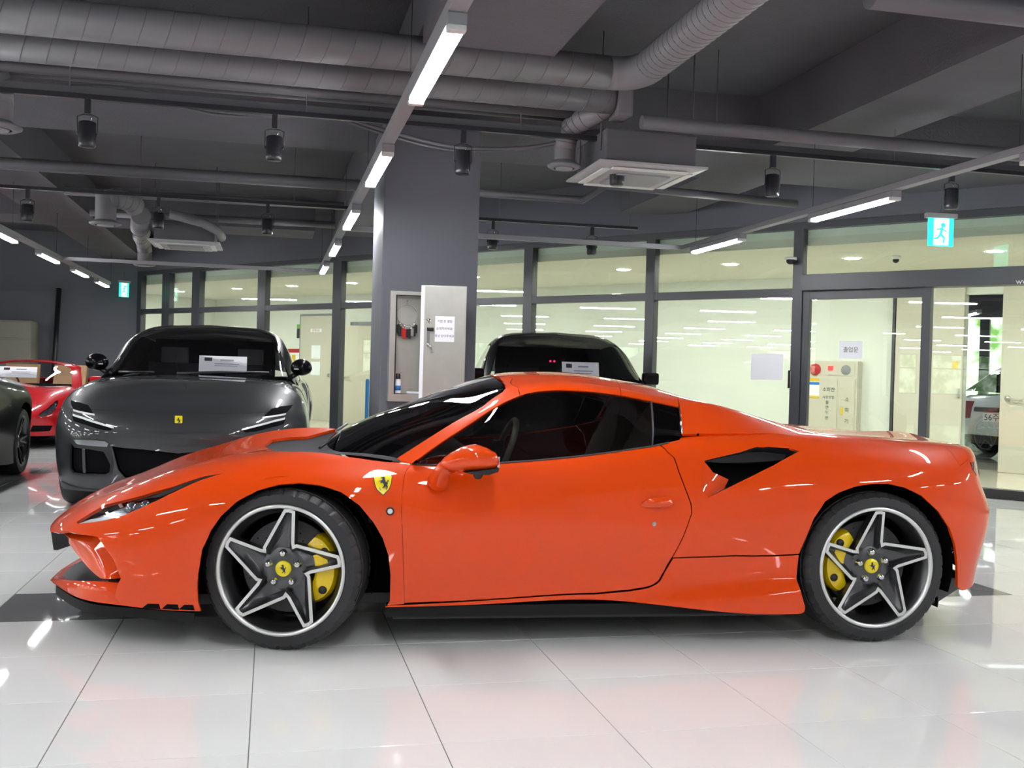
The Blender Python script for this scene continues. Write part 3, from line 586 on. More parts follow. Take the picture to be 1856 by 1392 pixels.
# ================================================================ LOFTED CAR SURFACES
def spl(t, Y):
    t = np.asarray(t, float); Y = np.asarray(Y, float); n = len(t); h = np.diff(t)
    A = np.zeros((n, n)); B = np.zeros_like(Y); A[0, 0] = A[-1, -1] = 1
    for i in range(1, n-1):
        A[i, i-1] = h[i-1]; A[i, i] = 2*(h[i-1]+h[i]); A[i, i+1] = h[i]
        B[i] = 6*((Y[i+1]-Y[i])/h[i]-(Y[i]-Y[i-1])/h[i-1])
    Mm = np.linalg.solve(A, B)
    def ev(x):
        x = np.atleast_1d(np.asarray(x, float)); i = np.clip(np.searchsorted(t, x)-1, 0, n-2)
        a = (t[i+1]-x)[:, None]; b = (x-t[i])[:, None]; H = h[i][:, None]
        return (Mm[i]*a**3+Mm[i+1]*b**3)/(6*H)+(Y[i]/H-Mm[i]*H/6)*a+(Y[i+1]/H-Mm[i+1]*H/6)*b
    return ev
def inpoly(P, poly):
    P = np.atleast_2d(P); r = np.zeros(len(P), bool); n = len(poly)
    for i in range(n):
        (x1, y1), (x2, y2) = poly[i], poly[(i+1) % n]
        c = ((y1 > P[:, 1]) != (y2 > P[:, 1]))
        with np.errstate(all='ignore'): xs = (x2-x1)*(P[:, 1]-y1)/(y2-y1)+x1
        r ^= c & (P[:, 0] < xs)
    return r
class Loft:
    """surface through rows of 3-D points (x rearward, w half-width outward, z up) of one car half; xf maps (x, y, z) of the car to the world"""
    def __init__(s, T, car, ns=300, nt=150, sgn=-1):
        T = np.array(T, float); R, K, _ = T.shape; s.car = car; s.sgn = sgn; fl3 = np.array([1, sgn, 1])
        ds = np.linalg.norm(np.diff(T, axis=0), axis=2).mean(1); dt = np.linalg.norm(np.diff(T, axis=1), axis=2).mean(0)
        s.su = np.r_[0, np.cumsum(ds)]; s.Ls = s.su[-1]; s.su = s.su/s.Ls; s.tu = np.r_[0, np.cumsum(dt)]; s.Lt = s.tu[-1]; s.tu = s.tu/s.Lt
        s.ns, s.nt = ns, nt; S = np.linspace(0, 1, ns); V = np.linspace(0, 1, nt)
        L = spl(s.su, T.reshape(R, -1))(S).reshape(ns, K, 3)
        s.G = spl(s.tu, L.transpose(1, 0, 2).reshape(K, -1))(V).reshape(nt, ns, 3).transpose(1, 0, 2)
        N = np.cross(np.gradient(s.G, axis=0), np.gradient(s.G, axis=1)); N /= np.linalg.norm(N, axis=2, keepdims=True)+1e-12
        if (N*np.array([0, 1, .6])).sum(2).mean() < 0: N = -N
        s.Nn = N
        P = s.G*fl3; W = car(P.reshape(-1, 3)).reshape(ns, nt, 3); uv, d = proj(W.reshape(-1, 3)); s.UV = uv.reshape(ns, nt, 2); s.D = d.reshape(ns, nt)
        Nw = car(((s.G+N*.01)*fl3).reshape(-1, 3)).reshape(ns, nt, 3)-W
        s.face = ((CAM-W)*Nw).sum(2) > 0
    def _b(s, F, st):
        st = np.atleast_2d(st); a = np.clip(st[:, 0], 0, 1)*(s.ns-1); b = np.clip(st[:, 1], 0, 1)*(s.nt-1)
        i = np.minimum(a.astype(int), s.ns-2); j = np.minimum(b.astype(int), s.nt-2); a = (a-i)[:, None]; b = (b-j)[:, None]
        return F[i, j]*(1-a)*(1-b)+F[i+1, j]*a*(1-b)+F[i, j+1]*(1-a)*b+F[i+1, j+1]*a*b
    def P(s, st): return s._b(s.G, st)
    def N(s, st): n = s._b(s.Nn, st); return n/(np.linalg.norm(n, axis=1, keepdims=True)+1e-12)
    def inv(s, q, lim=(0, 1), slim=(0, 1)):
        D = ((s.UV-np.array(q))**2).sum(2); D = np.where(s.face, D, D+900)
        D[:, :int(lim[0]*(s.nt-1))] = 1e9; D[:, int(lim[1]*(s.nt-1))+2:] = 1e9; D[:int(slim[0]*(s.ns-1))] = 1e9; D[int(slim[1]*(s.ns-1))+2:] = 1e9
        near = D < max(16., D.min()*1.5+1)
        dd = np.where(near, s.D, 1e9); dmin = dd.min(); D = np.where(dd < dmin+.12, D, 1e12)
        i, j = np.unravel_index(D.argmin(), D.shape); st = np.array([i/(s.ns-1), j/(s.nt-1)])
        for _ in range(14):
            i0 = min(max(int(st[0]*(s.ns-1)), 0), s.ns-2); j0 = min(max(int(st[1]*(s.nt-1)), 0), s.nt-2)
            J = np.stack([(s.UV[i0+1, j0]-s.UV[i0, j0])*(s.ns-1), (s.UV[i0, j0+1]-s.UV[i0, j0])*(s.nt-1)], 1)
            r = np.array(q)-s._b(s.UV, st)[0]
            if abs(np.linalg.det(J)) < 1e-3 or (r**2).sum() < 1e-4: break
            st = np.clip(st+np.clip(np.linalg.solve(J, r), -.01, .01), 0, 1)
        return st
    def poly(s, items, lim=(0, 1), slim=(0, 1)):
        """items: (u, v) photo pixels, or ('st', s, t)"""
        return np.array([s.inv(q, lim, slim) if q[0] != 'st' else np.array(q[1:], float) for q in items])
    def panel(s, name, st, m, parent, side='near', inset=.002, flange=.014, res=.024, holes=(), off=0., disp=None, auto=False, skip=()):
        sc = np.array([s.Ls, s.Lt])
        def resample(p):
            p = np.asarray(p)*sc; o = []
            for i in range(len(p)):
                a, b = p[i], p[(i+1) % len(p)]; L = np.linalg.norm(b-a)
                if L < 1e-6: continue
                n = max(1, int(math.ceil(L/res)))
                o += [a+(b-a)*k/n for k in range(n)]
            return np.array(o)
        loops = [resample(st)]+[resample(h) for h in holes]
        lo, hi = loops[0].min(0), loops[0].max(0); gx, gy = np.meshgrid(np.arange(lo[0]+res/2, hi[0], res), np.arange(lo[1]+res/2, hi[1], res)); Q = np.stack([gx.ravel(), gy.ravel()], 1)
        if len(Q):
            Q = Q[inpoly(Q, loops[0])]
            for h in loops[1:]: Q = Q[~inpoly(Q, h)]
            bd = np.concatenate(loops)
            if len(Q): Q = Q[np.sqrt(((Q[:, None]-bd[None])**2).sum(2)).min(1) > res*.45]
        V = []; E = []
        for l in loops:
            b0 = len(V); V += list(l); E += [(b0+i, b0+(i+1) % len(l)) for i in range(len(l))]
        V += list(Q)
        vo, eo, fo, *_ = delaunay_2d_cdt([Vector(map(float, p)) for p in V], E, [], 0, 1e-6)
        vo = np.array([p[:] for p in vo]); fo = np.array([f for f in fo if len(f) == 3])
        c = vo[fo].mean(1); k = inpoly(c, loops[0])
        for h in loops[1:]: k &= ~inpoly(c, h)
        fo = fo[k]; stv = vo/sc; P = s.P(stv); N = s.N(stv)
        cnt = {}
        for f in fo:
            for a, b in ((f[0], f[1]), (f[1], f[2]), (f[2], f[0])): cnt.setdefault((min(a, b), max(a, b)), []).append((a, b))
        bE = [v[0] for v in cnt.values() if len(v) == 1]
        if disp is not None:
            P = disp(P, N); N0 = N; N = np.zeros_like(P)
            for f in fo:
                nn = np.cross(P[f[1]]-P[f[0]], P[f[2]]-P[f[0]])
                if nn@N0[f[0]] < 0: nn = -nn
                for q in f: N[q] += nn
            for _ in range(2):
                N = N/(np.linalg.norm(N, axis=1, keepdims=True)+1e-12); A_ = N.copy()
                for a, b in cnt.keys(): A_[a] += N[b]*.5; A_[b] += N[a]*.5
                N = A_
            N = N/(np.linalg.norm(N, axis=1, keepdims=True)+1e-12); auto = False
        noF = set()
        for (p0, p1) in skip:
            p0, p1 = np.asarray(p0)*sc, np.asarray(p1)*sc; dv = p1-p0; L2 = dv@dv+1e-12
            for a, b in bE:
                mp = (vo[a]+vo[b])/2; tt_ = np.clip((mp-p0)@dv/L2, 0, 1)
                if np.linalg.norm(mp-p0-dv*tt_) < .004: noF.add((a, b))
        P = P+N*off
        # inward shift along the surface at free edges
        acc = {}
        for a, b in bE:
            if P[a, 1] < 2e-3 and P[b, 1] < 2e-3: continue
            t = P[b]-P[a]; t /= np.linalg.norm(t)+1e-12; n = np.cross(N[a]+N[b], t); n /= np.linalg.norm(n)+1e-12
            # orient inward: towards face
            for q in (a, b): acc.setdefault(q, []).append((n, a, b))
        f3 = {}
        for f in fo:
            for q in f: f3.setdefault(q, []).append(P[f].mean(0))
        if inset > 0:
            P2 = P.copy()
            for q, L in acc.items():
                ctr = np.mean(f3[q], 0); v = sum((n if n@(ctr-P[q]) > 0 else -n) for n, _, _ in L); ln = np.linalg.norm(v)
                if ln > 1e-6: P2[q] = P[q]+v/ln*inset
            P2[:, 1] = np.maximum(P2[:, 1], 0) if (P[:, 1] >= -1e-6).all() else P2[:, 1]
            P = P2
        verts = []; faces = []; ln_ = []
        def emit(sg):
            b0 = len(verts); X = P*np.array([1, sg, 1]); NN = N*np.array([1, sg, 1]); verts.extend(map(tuple, X))
            for f in fo:
                a, b, cc = f; nn = np.cross(X[b]-X[a], X[cc]-X[a]); g_ = (a, b, cc) if nn@NN[a] > 0 else (a, cc, b)
                faces.append(tuple(int(b0+q) for q in g_)); ln_.append([tuple(NN[q]) for q in g_])
            if flange:
                fm = {}
                for a, b in bE:
                    if (a, b) in noF: continue
                    if P[a, 1] < 2e-3 and P[b, 1] < 2e-3: continue
                    for q in (a, b):
                        if q not in fm: fm[q] = len(verts); verts.extend([tuple(X[q]), tuple(X[q]-NN[q]*flange)])
                    qd = (fm[a], fm[b], fm[b]+1, fm[a]+1); nn = np.cross(X[b]-X[a], -NN[a]); nn = nn/(np.linalg.norm(nn)+1e-12)
                    ctr = np.mean(f3[a], 0)*np.array([1, sg, 1])
                    if nn@(ctr-X[a]) > 0: qd = qd[::-1]; nn = -nn
                    faces.append(qd); ln_.append([tuple(nn)]*4)
        if side in ('near', 'both'): emit(s.sgn)
        if side in ('far', 'both'): emit(-s.sgn)
        me = bpy.data.meshes.new(name); me.from_pydata(verts, [], faces); me.polygons.foreach_set('use_smooth', [True]*len(faces)); me.update()
        if not auto: me.normals_split_custom_set([q for l in ln_ for q in l])
        else: me.set_sharp_from_angle(angle=math.radians(40))
        me.materials.append(m); return link(name, me, None, parent)
def carxf(ox, oy, rz):
    c, s_ = math.cos(rz), math.sin(rz)
    def f(P): P = np.asarray(P); return np.stack([ox+c*P[:, 0]-s_*P[:, 1], oy+s_*P[:, 0]+c*P[:, 1], P[:, 2]], 1)
    return f
M['paint'] = mat('orange_red_car_paint', (.77, .064, .001), .4, coat=1., spec=.08)
M['tint'] = glassmat('tinted_car_glass', (.24, .24, .23), 1.1)
M['tintdark'] = glassmat('dark_tinted_car_glass', (.035, .035, .04), 1.1)
M['rim'] = mat('graphite_alloy', (.115, .115, .12), .3, metal=.9)
M['rimcut'] = mat('diamond_cut_alloy', (.86, .87, .85), .38, metal=.85)
M['disc'] = mat('carbon_ceramic_disc', (.17, .17, .175), .5, metal=.2)
M['caliper'] = mat('yellow_caliper_paint', (.88, .62, .0), .25, coat=.6)
M['badge'] = mat('yellow_enamel', (.85, .72, .0), .25, coat=.6)
M['leather'] = mat('beige_leather', (.42, .39, .31), .5)
M['greyaero'] = mat('satin_grey_aero', (.05, .051, .057), .45)
M['cowlgrey'] = mat('cowl_plastic', (.05, .05, .055), .75, spec=.12)
M['lampglass'] = glassmat('lamp_lens', (.86, .88, .9), 1.)
M['lampin'] = mat('lamp_reflector', (.30, .31, .33), .18, metal=.8)
M['drl'] = mat('white_light_guide', (.75, .8, .8), .2, coat=.5)
M['tail'] = mat('red_lamp_lens', (.18, .0, .01), .1, coat=1.)
# ---------------------------------------------------------------- wheels
def star_wheel(root, x, y, z, sgn, rt, wt, rr, rot, steer=0., cal=0., name='wheel'):
    """five-spoke star wheel; local axis y, outer face towards sgn"""
    t = empty(name, (x, y, z), steer, root)
    k = sgn; hw = wt/2
    # tyre with tread notches
    prof = [(rr-.004, -hw+.01), (rr+.012, -hw+.002), (rt-.055, -hw-.004), (rt-.022, -hw+.002), (rt-.006, -hw+.022), (rt-.001, -hw+.03), (rt, -hw+.05), (rt-.006, -hw+.052), (rt-.006, -hw+.06), (rt, -hw+.062), (rt, hw-.062), (rt-.006, hw-.06), (rt-.006, hw-.052), (rt, hw-.05), (rt-.001, hw-.03), (rt-.006, hw-.022), (rt-.022, hw-.002), (rt-.055, hw+.004), (rr+.012, hw-.002), (rr-.004, hw-.01)]
    MB().lathe(prof, 216, 'y', rfun=lambda i, q, r: r-.005 if (i % 6 == 0 and (3 <= q <= 6 or 13 <= q <= 16)) else r).build('tyre', M['rubber'], t, sharp=28)
    # barrel + bright lip
    MB().lathe([(rr-.004, k*(hw-.01)), (rr-.012, k*(hw-.02)), (rr-.035, k*(hw-.055)), (rr-.04, k*(hw-.09)), (rr-.03, -k*(hw-.03)), (rr-.004, -k*(hw-.012))], 96, 'y').build('rim_barrel', M['rim'], t)
    MB().lathe([(rr+.006, k*(hw-.008)), (rr+.004, k*(hw+.001)), (rr-.009, k*(hw+.001)), (rr-.013, k*(hw-.012))], 96, 'y').build('rim_lip', M['rimcut'], t)
    # star: tips at rim, valleys towards the hub
    R1 = rr-.012; A5 = 72; out = []; dep = []
    yo = hw-.012
    def pt(r, a, d): a = math.radians(a); return (r*math.cos(a)*1., k*d, r*math.sin(a))
    tw = 1 if k < 0 else -1          # twist sense as seen from outside
    def ang(a): return rot+a if k < 0 else 180-(rot+a)
    mid = []; 
    for q in range(5):
        a = 90+A5*q
        mid += [(R1*.985, a-5.6, yo), (R1, a, yo+.002), (R1*.985, a+5.2, yo), (R1*.475, a+A5-21.8, yo-.019), (R1*.45, a+A5-19.2, yo-.020), (R1*.48, a+A5-16.6, yo-.019)]
    n = len(mid)
    def band(off_in, dz):
        P = [np.array(pt(r, ang(a), d)) for r, a, d in mid]; o = []
        for i in range(n):
            p0, p1, p2 = P[i-1], P[i], P[(i+1) % n]
            e1 = (p1-p0)/np.linalg.norm(p1-p0); e2 = (p2-p1)/np.linalg.norm(p2-p1); n1 = np.array([-e1[2], 0, e1[0]]); n2 = np.array([-e2[2], 0, e2[0]])
            if n1@(-p0-(p1-p0)/2) < 0: pass
            b = n1+n2; b /= np.linalg.norm(b); s_ = off_in/max(.35, b@n1); sg = 1 if k < 0 else -1
            o.append(tuple(p1+b*s_*sg+np.array([0, k*dz, 0])))
        return o
    b0 = band(0, 0); b1 = band(.0135, 0.0005); b2 = band(.022, -.018)
    F = lambda: [(i, (i+1) % n, n+(i+1) % n, n+i) for i in range(n)]
    MB().add(b0+b1, F()).build('star_edge', M['rimcut'], t)
    sp_ = MB(); low = [(p[0], p[1]-k*.05, p[2]) for p in b0]
    sp_.add(low+b0, F()); sp_.add(b1+b2, F())
    # dished centre falling to the hub
    hub = []
    for i, (r, a, d) in enumerate(mid):
        hub.append(pt(.088 if i % 6 < 3 else .075, ang(a), yo-.048))
    m1 = [tuple(np.array(p)*.62+np.array(h)*.38+np.array([0, -k*.014, 0])) for p, h in zip(b2, hub)]
    sp_.add(b2+m1, F(), True); sp_.add(m1+hub, F(), True)
    sp_.build('star_spokes', M['rim'], t, sharp=50)
    MB().lathe([(.095, k*(yo-.05)), (.085, k*(yo-.044)), (.042, k*(yo-.042)), (.0, k*(yo-.042))], 40, 'y').build('hub', M['rim'], t)
    cap = MB().lathe([(.034, k*(yo-.043)), (.034, k*(yo-.034)), (.03, k*(yo-.031)), (0, k*(yo-.030))], 32, 'y').build('centre_cap', M['badge'], t)
    hm = horse_mesh(.038); ho = link('emblem_horse', hm, M['ink'], cap, (0, k*(yo-.0295), 0), (0, 0, 0 if k < 0 else math.pi))
    for q in range(5):
        a = math.radians(ang(90+A5*q+8)); cx, cz = .066*math.cos(a), .066*math.sin(a)
        MB().lathe([(.0175, k*(yo-.044)), (.0175, k*(yo-.034)), (.0145, k*(yo-.032)), (.0145, k*(yo-.022)), (.009, k*(yo-.016)), (0, k*(yo-.014))], 14, 'y', (cx, 0, cz)).build('wheel_bolt', M['chrome'], t)
    # brake disc with drilled holes and caliper
    yd = hw-.115
    dsc = MB().lathe([(.09, k*(yd-.03)), (.198, k*(yd-.03)), (.198, k*yd), (.09, k*yd), (.085, k*(yd+.02)), (0, k*(yd+.02))], 64, 'y').build('brake_disc', M['disc'], t)
    hl = MB()
    for q in range(36):
        a = math.radians(q*10); r = .125+.025*(q % 3); c0 = (r*math.cos(a), 0, r*math.sin(a))
        hl.lathe([(0, k*(yd+.0006)), (.004, k*(yd+.0006))], 8, 'y', c0)
    o_ = hl.build('drill_hole', M['black'], dsc); o_['kind'] = 'stuff'
    ca = math.radians(cal); c = MB(); nA = 18; sec = []
    for q in range(nA+1):
        f = q/nA; a = ca+math.radians(-47+94*f); bul = 1-.35*abs(2*f-1)**3; ri, ro = .136+.012*(1-bul), .136+.094*bul; yy = .058*bul
        sec.append([(ri*math.cos(a), k*(yd+.012), ri*math.sin(a)), (ri*math.cos(a), k*(yd+.012+yy*.8), ri*math.sin(a)), ((ri+.02)*math.cos(a), k*(yd+.012+yy), (ri+.02)*math.sin(a)), ((ro-.012)*math.cos(a), k*(yd+.012+yy*.9), (ro-.012)*math.sin(a)), (ro*math.cos(a), k*(yd+.012+yy*.5), ro*math.sin(a)), (ro*math.cos(a), k*(yd-.04), ro*math.sin(a))])
    V = [p for s_ in sec for p in s_]; FF = []
    for q in range(nA):
        for j in range(5): FF.append((q*6+j, q*6+j+1, (q+1)*6+j+1, (q+1)*6+j))
    FF += [tuple(range(6)), tuple(range(nA*6+5, nA*6-1, -1))]
    c.add(V, FF, True); co_ = c.build('brake_caliper', M['caliper'], t, sharp=40)
    for da_, r in ((-26, .19), (24, .19)):
        a = ca+math.radians(da_); MB().lathe([(0, k*(yd+.071)), (.017, k*(yd+.069)), (.02, k*(yd+.05))], 14, 'y', (r*math.cos(a), 0, r*math.sin(a))).build('piston_cap', M['black'], co_)
    return t
def poly_mesh(name, polys, th=.0012):
    mb = MB()
    for p in polys:
        # triangulate so concave outlines fill correctly
        vo, eo, fo, *_ = delaunay_2d_cdt([Vector(q) for q in p], [(i, (i+1) % len(p)) for i in range(len(p))], [], 0, 1e-7)
        fo = [f for f in fo if inpoly(np.mean([vo[i][:] for i in f], 0), p)[0]]
        mb.add([(q[0], 0, q[1]) for q in vo], fo)
    return mb.mesh(name)
HORSE = [[(-.5, 8.6), (-1.6, 8.2), (-1.9, 7.4), (-1.0, 7.5), (-.5, 6.8), (-1.6, 5.6), (-2.9, 5.5), (-3.4, 4.6), (-2.4, 4.8), (-1.5, 4.6), (-2.3, 3.6), (-1.9, 2.9), (-1.3, 3.6), (-.4, 3.6), (.4, 2.0), (.2, .6), (-.8, -.4), (-.3, -.9), (1.0, -.1), (1.4, 1.0), (2.4, .2), (2.0, -1.0), (2.7, -1.2), (3.4, .4), (2.7, 1.9), (3.3, 3.0), (3.0, 4.2), (3.9, 4.9), (3.5, 6.6), (2.9, 5.4), (2.0, 4.0), (1.6, 5.2), (1.1, 6.8), (1.2, 8.0), (.4, 9.0)]]
def horse_mesh(h):
    s_ = h/10.; return poly_mesh('emblem_horse', [[((x-.2)*s_, (y-4)*s_) for x, y in p] for p in HORSE])
# ================================================================ ORANGE-RED SPORTS CAR
CRZ = math.radians(-4.31); COX, COY = .0716-math.sin(CRZ)*.94, 4.395+math.cos(CRZ)*.94
cxf = carxf(COX, COY, CRZ)
def cp(u, v, y):
    c, s_ = math.cos(CRZ), math.sin(CRZ); Uv = np.array([c, s_, 0]); Nv = np.array([-s_, c, 0]); O = np.array([COX, COY, 0])
    d = ray(u, v); t = (y-(CAM-O)@Nv)/(d@Nv); q = CAM+t*d-O; return (float(q@Uv), float(q@Nv), float(q[2]))
def gq(u, v, w): q = cp(u, v, -w); return (q[0], w, q[2])
AT = [
[(-.99,0,.18),(-1.0,0,.30),(-1.05,0,.385),(-1.085,0,.43),(-1.05,0,.49),(-.99,0,.54),(-.92,0,.58)],
[(-.96,.38,.18),(-.975,.40,.30),(-1.025,.42,.38),(-1.075,.42,.43),(-1.035,.40,.485),(-.94,.30,.56),(-.86,0,.605)],
[(-.90,.66,.18),(-.93,.68,.30),(-.95,.70,.40),(-.94,.70,.455),(-.88,.66,.535),(-.80,.45,.61),(-.72,0,.66)],
[(-.74,.80,.175),(-.76,.83,.30),(-.78,.835,.42),(-.76,.82,.50),(-.70,.76,.60),(-.62,.5,.68),(-.56,0,.731)],
[(-.55,.90,.17),(-.55,.915,.30),(-.55,.915,.45),(-.55,.88,.57),(-.5,.78,.675),(-.45,.5,.74),(-.4,0,.785)],
[(-.3,.945,.165),(-.3,.95,.3),(-.3,.955,.48),(-.3,.93,.645),(-.28,.815,.738),(-.25,.5,.79),(-.22,0,.842)],
[(0,.95,.17),(0,.96,.32),(0,.97,.52),(0,.955,.69),(0,.825,.79),(0,.5,.815),(0,0,.879)],
[(.3,.945,.175),(.3,.955,.33),(.3,.965,.53),(.3,.945,.695),(.3,.80,.803),(.28,.5,.81),(.25,0,.87)],
[(.6,.935,.177),(.6,.945,.33),(.6,.955,.54),(.6,.93,.66),(.6,.86,.775),(.6,.5,.78),(.6,0,.8)],
[(.9,.93,.185),(.9,.935,.33),(.9,.95,.55),(.9,.925,.68),(.9,.865,.79),(.9,.5,.78),(.9,0,.78)],
[(1.3,.93,.2),(1.3,.935,.34),(1.3,.955,.55),(1.3,.925,.74),(1.3,.86,.828),(1.3,.5,.82),(1.3,0,.80)],
[(1.7,.94,.172),(1.7,.945,.34),(1.7,.965,.55),(1.7,.925,.80),(1.7,.855,.90),(1.7,.5,.88),(1.7,0,.85)],
[(2.1,.955,.14),(2.1,.96,.32),(2.1,.98,.55),(2.1,.945,.80),(2.1,.84,.925),(2.1,.5,.91),(2.1,0,.88)],
[(2.4,.96,.14),(2.4,.97,.33),(2.4,.985,.57),(2.4,.95,.80),(2.4,.82,.925),(2.4,.55,.91),(2.4,0,.88)],
[(2.65,.96,.16),(2.65,.975,.35),(2.65,.99,.60),(2.65,.955,.80),(2.65,.81,.91),(2.65,.5,.92),(2.65,0,.905)],
[(3.0,.93,.2),(3.0,.95,.37),(3.0,.97,.60),(3.0,.94,.78),(3.0,.80,.885),(3.0,.5,.908),(3.0,0,.917)],
[(3.25,.80,.23),(3.26,.83,.38),(3.29,.84,.58),(3.25,.83,.72),(3.24,.77,.84),(3.26,.5,.9),(3.28,0,.922)],
[(3.36,.55,.25),(3.375,.57,.38),(3.425,.58,.57),(3.375,.57,.71),(3.375,.56,.83),(3.39,.4,.875),(3.40,0,.905)],
[(3.44,0,.29),(3.48,0,.40),(3.52,0,.56),(3.46,0,.70),(3.47,0,.82),(3.48,0,.85),(3.46,0,.875)]]
BT = [
[gq(746,842,.86),gq(746,840,.855),gq(707,837,.74),None,gq(571,801.6,0)],
[gq(800,843,.862),gq(800,801,.81),gq(770,797,.70),None,gq(656,761,0)],
[gq(870,840,.864),gq(851,768.6,.77),gq(835,758,.655),None,gq(740,729,0)],
[gq(930,837,.864),gq(905,734,.725),gq(885,728,.61),None,gq(825,698,0)],
[gq(975,834,.864),gq(947,716,.70),gq(912,704,.585),None,gq(885,680,0)],
[gq(1020,830.5,.862),gq(985,708.5,.69),(1.16,.56,1.155),None,(1.15,0,1.198)],
[gq(1060,826,.86),gq(1060,709,.685),(1.33,.56,1.158),None,(1.33,0,1.203)],
[gq(1121,818,.857),gq(1121,716,.68),(1.5,.56,1.142),None,(1.52,0,1.19)],
[gq(1181,809,.852),gq(1181,727,.68),(1.66,.56,1.117),None,(1.68,0,1.168)],
[gq(1231,797,.845),gq(1229,737,.675),(1.79,.58,1.09),None,(1.82,0,1.14)],
[(1.95,.838,.93),(1.98,.67,1.03),(1.99,.60,1.062),None,(2.0,0,1.04)],
[(2.2,.833,.93),(2.23,.68,.985),(2.25,.60,1.0),None,(2.25,0,.96)],
[(2.45,.822,.922),(2.5,.71,.935),(2.52,.62,.940),None,(2.5,0,.90)],
[(2.7,.80,.905),(2.72,.7,.913),(2.74,.6,.916),None,(2.7,0,.905)]]
for r in BT:
    a = np.array(r[2]); c = np.array(r[4]); r[3] = tuple(a+(c-a)*np.array([.74, .5, .76]))
LA = Loft(AT, cxf, 420, 200); LB = Loft(BT, cxf); WT = [[r[2], r[3], r[4], (r[3][0], -r[3][1], r[3][2]), (r[2][0], -r[2][1], r[2][2])] for r in BT[:5]]; LW = Loft(WT+[[tuple(2*np.array(a)-np.array(b)) for a, b in zip(WT[4], WT[3])]], cxf)
CAR = empty('sports_car', (COX, COY, 0), CRZ); tag(CAR, 'orange red mid-engined sports car with star wheels and yellow brake calipers', 'car')
st = lambda s_, t_: ('st', s_, t_)
sA = lambda x: float(np.interp(x, LA.G[:, int(.25*199), 0], np.linspace(0, 1, LA.ns)))
T4, T5 = LA.tu[4], LA.tu[5]
arF = [(363.6, 1108), (358.6, 1091), (357.5, 1065), (358.6, 1041), (365.6, 997), (381.7, 962.6), (400, 936), (430, 908.5), (468, 888), (505.7, 877.8), (543.4, 875), (581, 879.5), (619, 892), (651.5, 916), (676.6, 946), (694, 976), (704, 1006.5), (708, 1041.7), (706.8, 1090)]
hl_up = [(404.6, 857.7), (370.6, 863), (341.5, 872), (314, 882), (253.7, 899), (193, 914), (165, 929), (139, 945.6)]
hl_lo = [(140.5, 949), (193, 942.5), (227.3, 933), (253.7, 921.5), (291.4, 904), (321.6, 889), (363, 870.5), (404.6, 857.7)]
hlu = LA.poly(hl_up, (.2, .62), (.05, .3)); hll = LA.poly(hl_lo, (.2, .62), (.05, .3))
tip = hlu[-1]; tn = tip[1]
arFs = LA.poly(arF, (0, .45), (.1, .45))
S_ = lambda a: [('st', float(q[0]), float(q[1])) for q in a]
# door outline
d_front = [(733, 1093), (731, 1030), (728.5, 953.7), (727.2, 925), (728, 901), (732, 865), (737, 851), (746.4, 841.5)]
d_top = [(784, 843.5), (905, 839.5), (960, 836), (1000, 832.5), (1060, 826.5), (1121, 818.5), (1181, 809.5), (1195, 807)]
d_rear = [(1209, 819), (1221.5, 830), (1230, 855), (1240, 881), (1252, 913), (1253.5, 929.6), (1250, 940.3), (1218, 1010.4), (1194, 1052.4), (1185, 1059), (1175, 1063), (1144.6, 1068.6), (1080, 1075)]
dfs, dts, drs = [LA.poly(q, (0, .5), (.3, .66)) for q in (d_front, d_top, d_rear)]
dts[:, 1] = np.minimum(dts[:, 1], T4+.012)
door = np.concatenate([dfs, dts, drs])
# intake in the rear quarter
ink_px = [(1277.4, 835), (1310, 827), (1341, 820), (1359, 813.7), (1371, 810), (1391, 809.7), (1431, 812.7), (1449.4, 817.8), (1401, 844), (1361, 864), (1320.7, 884), (1284.5, 902), (1274, 890), (1271, 862)]
ink = LA.poly(ink_px, (.2, .5), (.55, .8))
arR = [(1452, 1106), (1453.5, 1096.6), (1444, 1063), (1444, 1044), (1448.4, 1011.6), (1457.8, 981), (1475, 940), (1495.5, 909), (1520, 893), (1550, 882), (1580.5, 876.8), (1610.6, 876.8), (1641, 884), (1671, 899), (1701, 927), (1721, 957), (1731, 987), (1735.3, 1019.6), (1736, 1064)]
arRs = LA.poly(arR, (0, .45), (.6, .9))
sill_b = [(1446, 1109.5), (1360, 1112), (1295.5, 1109.5), (1209, 1100), (1144.6, 1092), (1080, 1090), (1000, 1092), (950, 1093), (800, 1101.7), (697, 1104), (703, 1097)]
sil = LA.poly(sill_b, (0, .25), (.3, .75))
# --- body panels
c_hood = 999
sH0, sH1 = LA.inv((478, 806.6), (.45, 1))[0], sA(.12)
hood_rear = LA.poly([(556, 791.5), (525.8, 792), (493, 796.6), (478, 806.6)], (.45, 1), (.2, .34))
P_hood = S_(hlu)+[st(.06, tn), st(0, tn), st(0, 1), st(.1, 1), st(.2, 1), st(hood_rear[0][0]+.03, 1)]+S_(hood_rear)+[(455, 818), (428, 838)]
P_hood = LA.poly(P_hood, (.3, 1), (0, .36))
LA.panel('hood', P_hood, M['paint'], CAR, 'both', inset=0., skip=[(hlu[-1], (.06, tn)), ((.06, tn), (0, tn)), (hood_rear[-1], P_hood[-2]), (P_hood[-2], P_hood[-1]), (P_hood[-1], hlu[0])])
P_fend = S_(arFs[5:])+[(702, 1097), (732, 1094.5)]+S_(dfs)+[(730, 839), (707, 838), (670, 834), (631, 828.5), (600, 823), (576, 820.4), (531, 819), (500.7, 818), (486, 813)]+S_(hood_rear[-1:])+[(455, 818), (428, 838)]+S_(hll[::-1][:3])
P_fend = LA.poly(P_fend, (0, .75), (.1, .45))
SKF = [(arFs[5], hll[::-1][2])]+list(zip(P_fend[-6:-1], P_fend[-5:]))[:3]
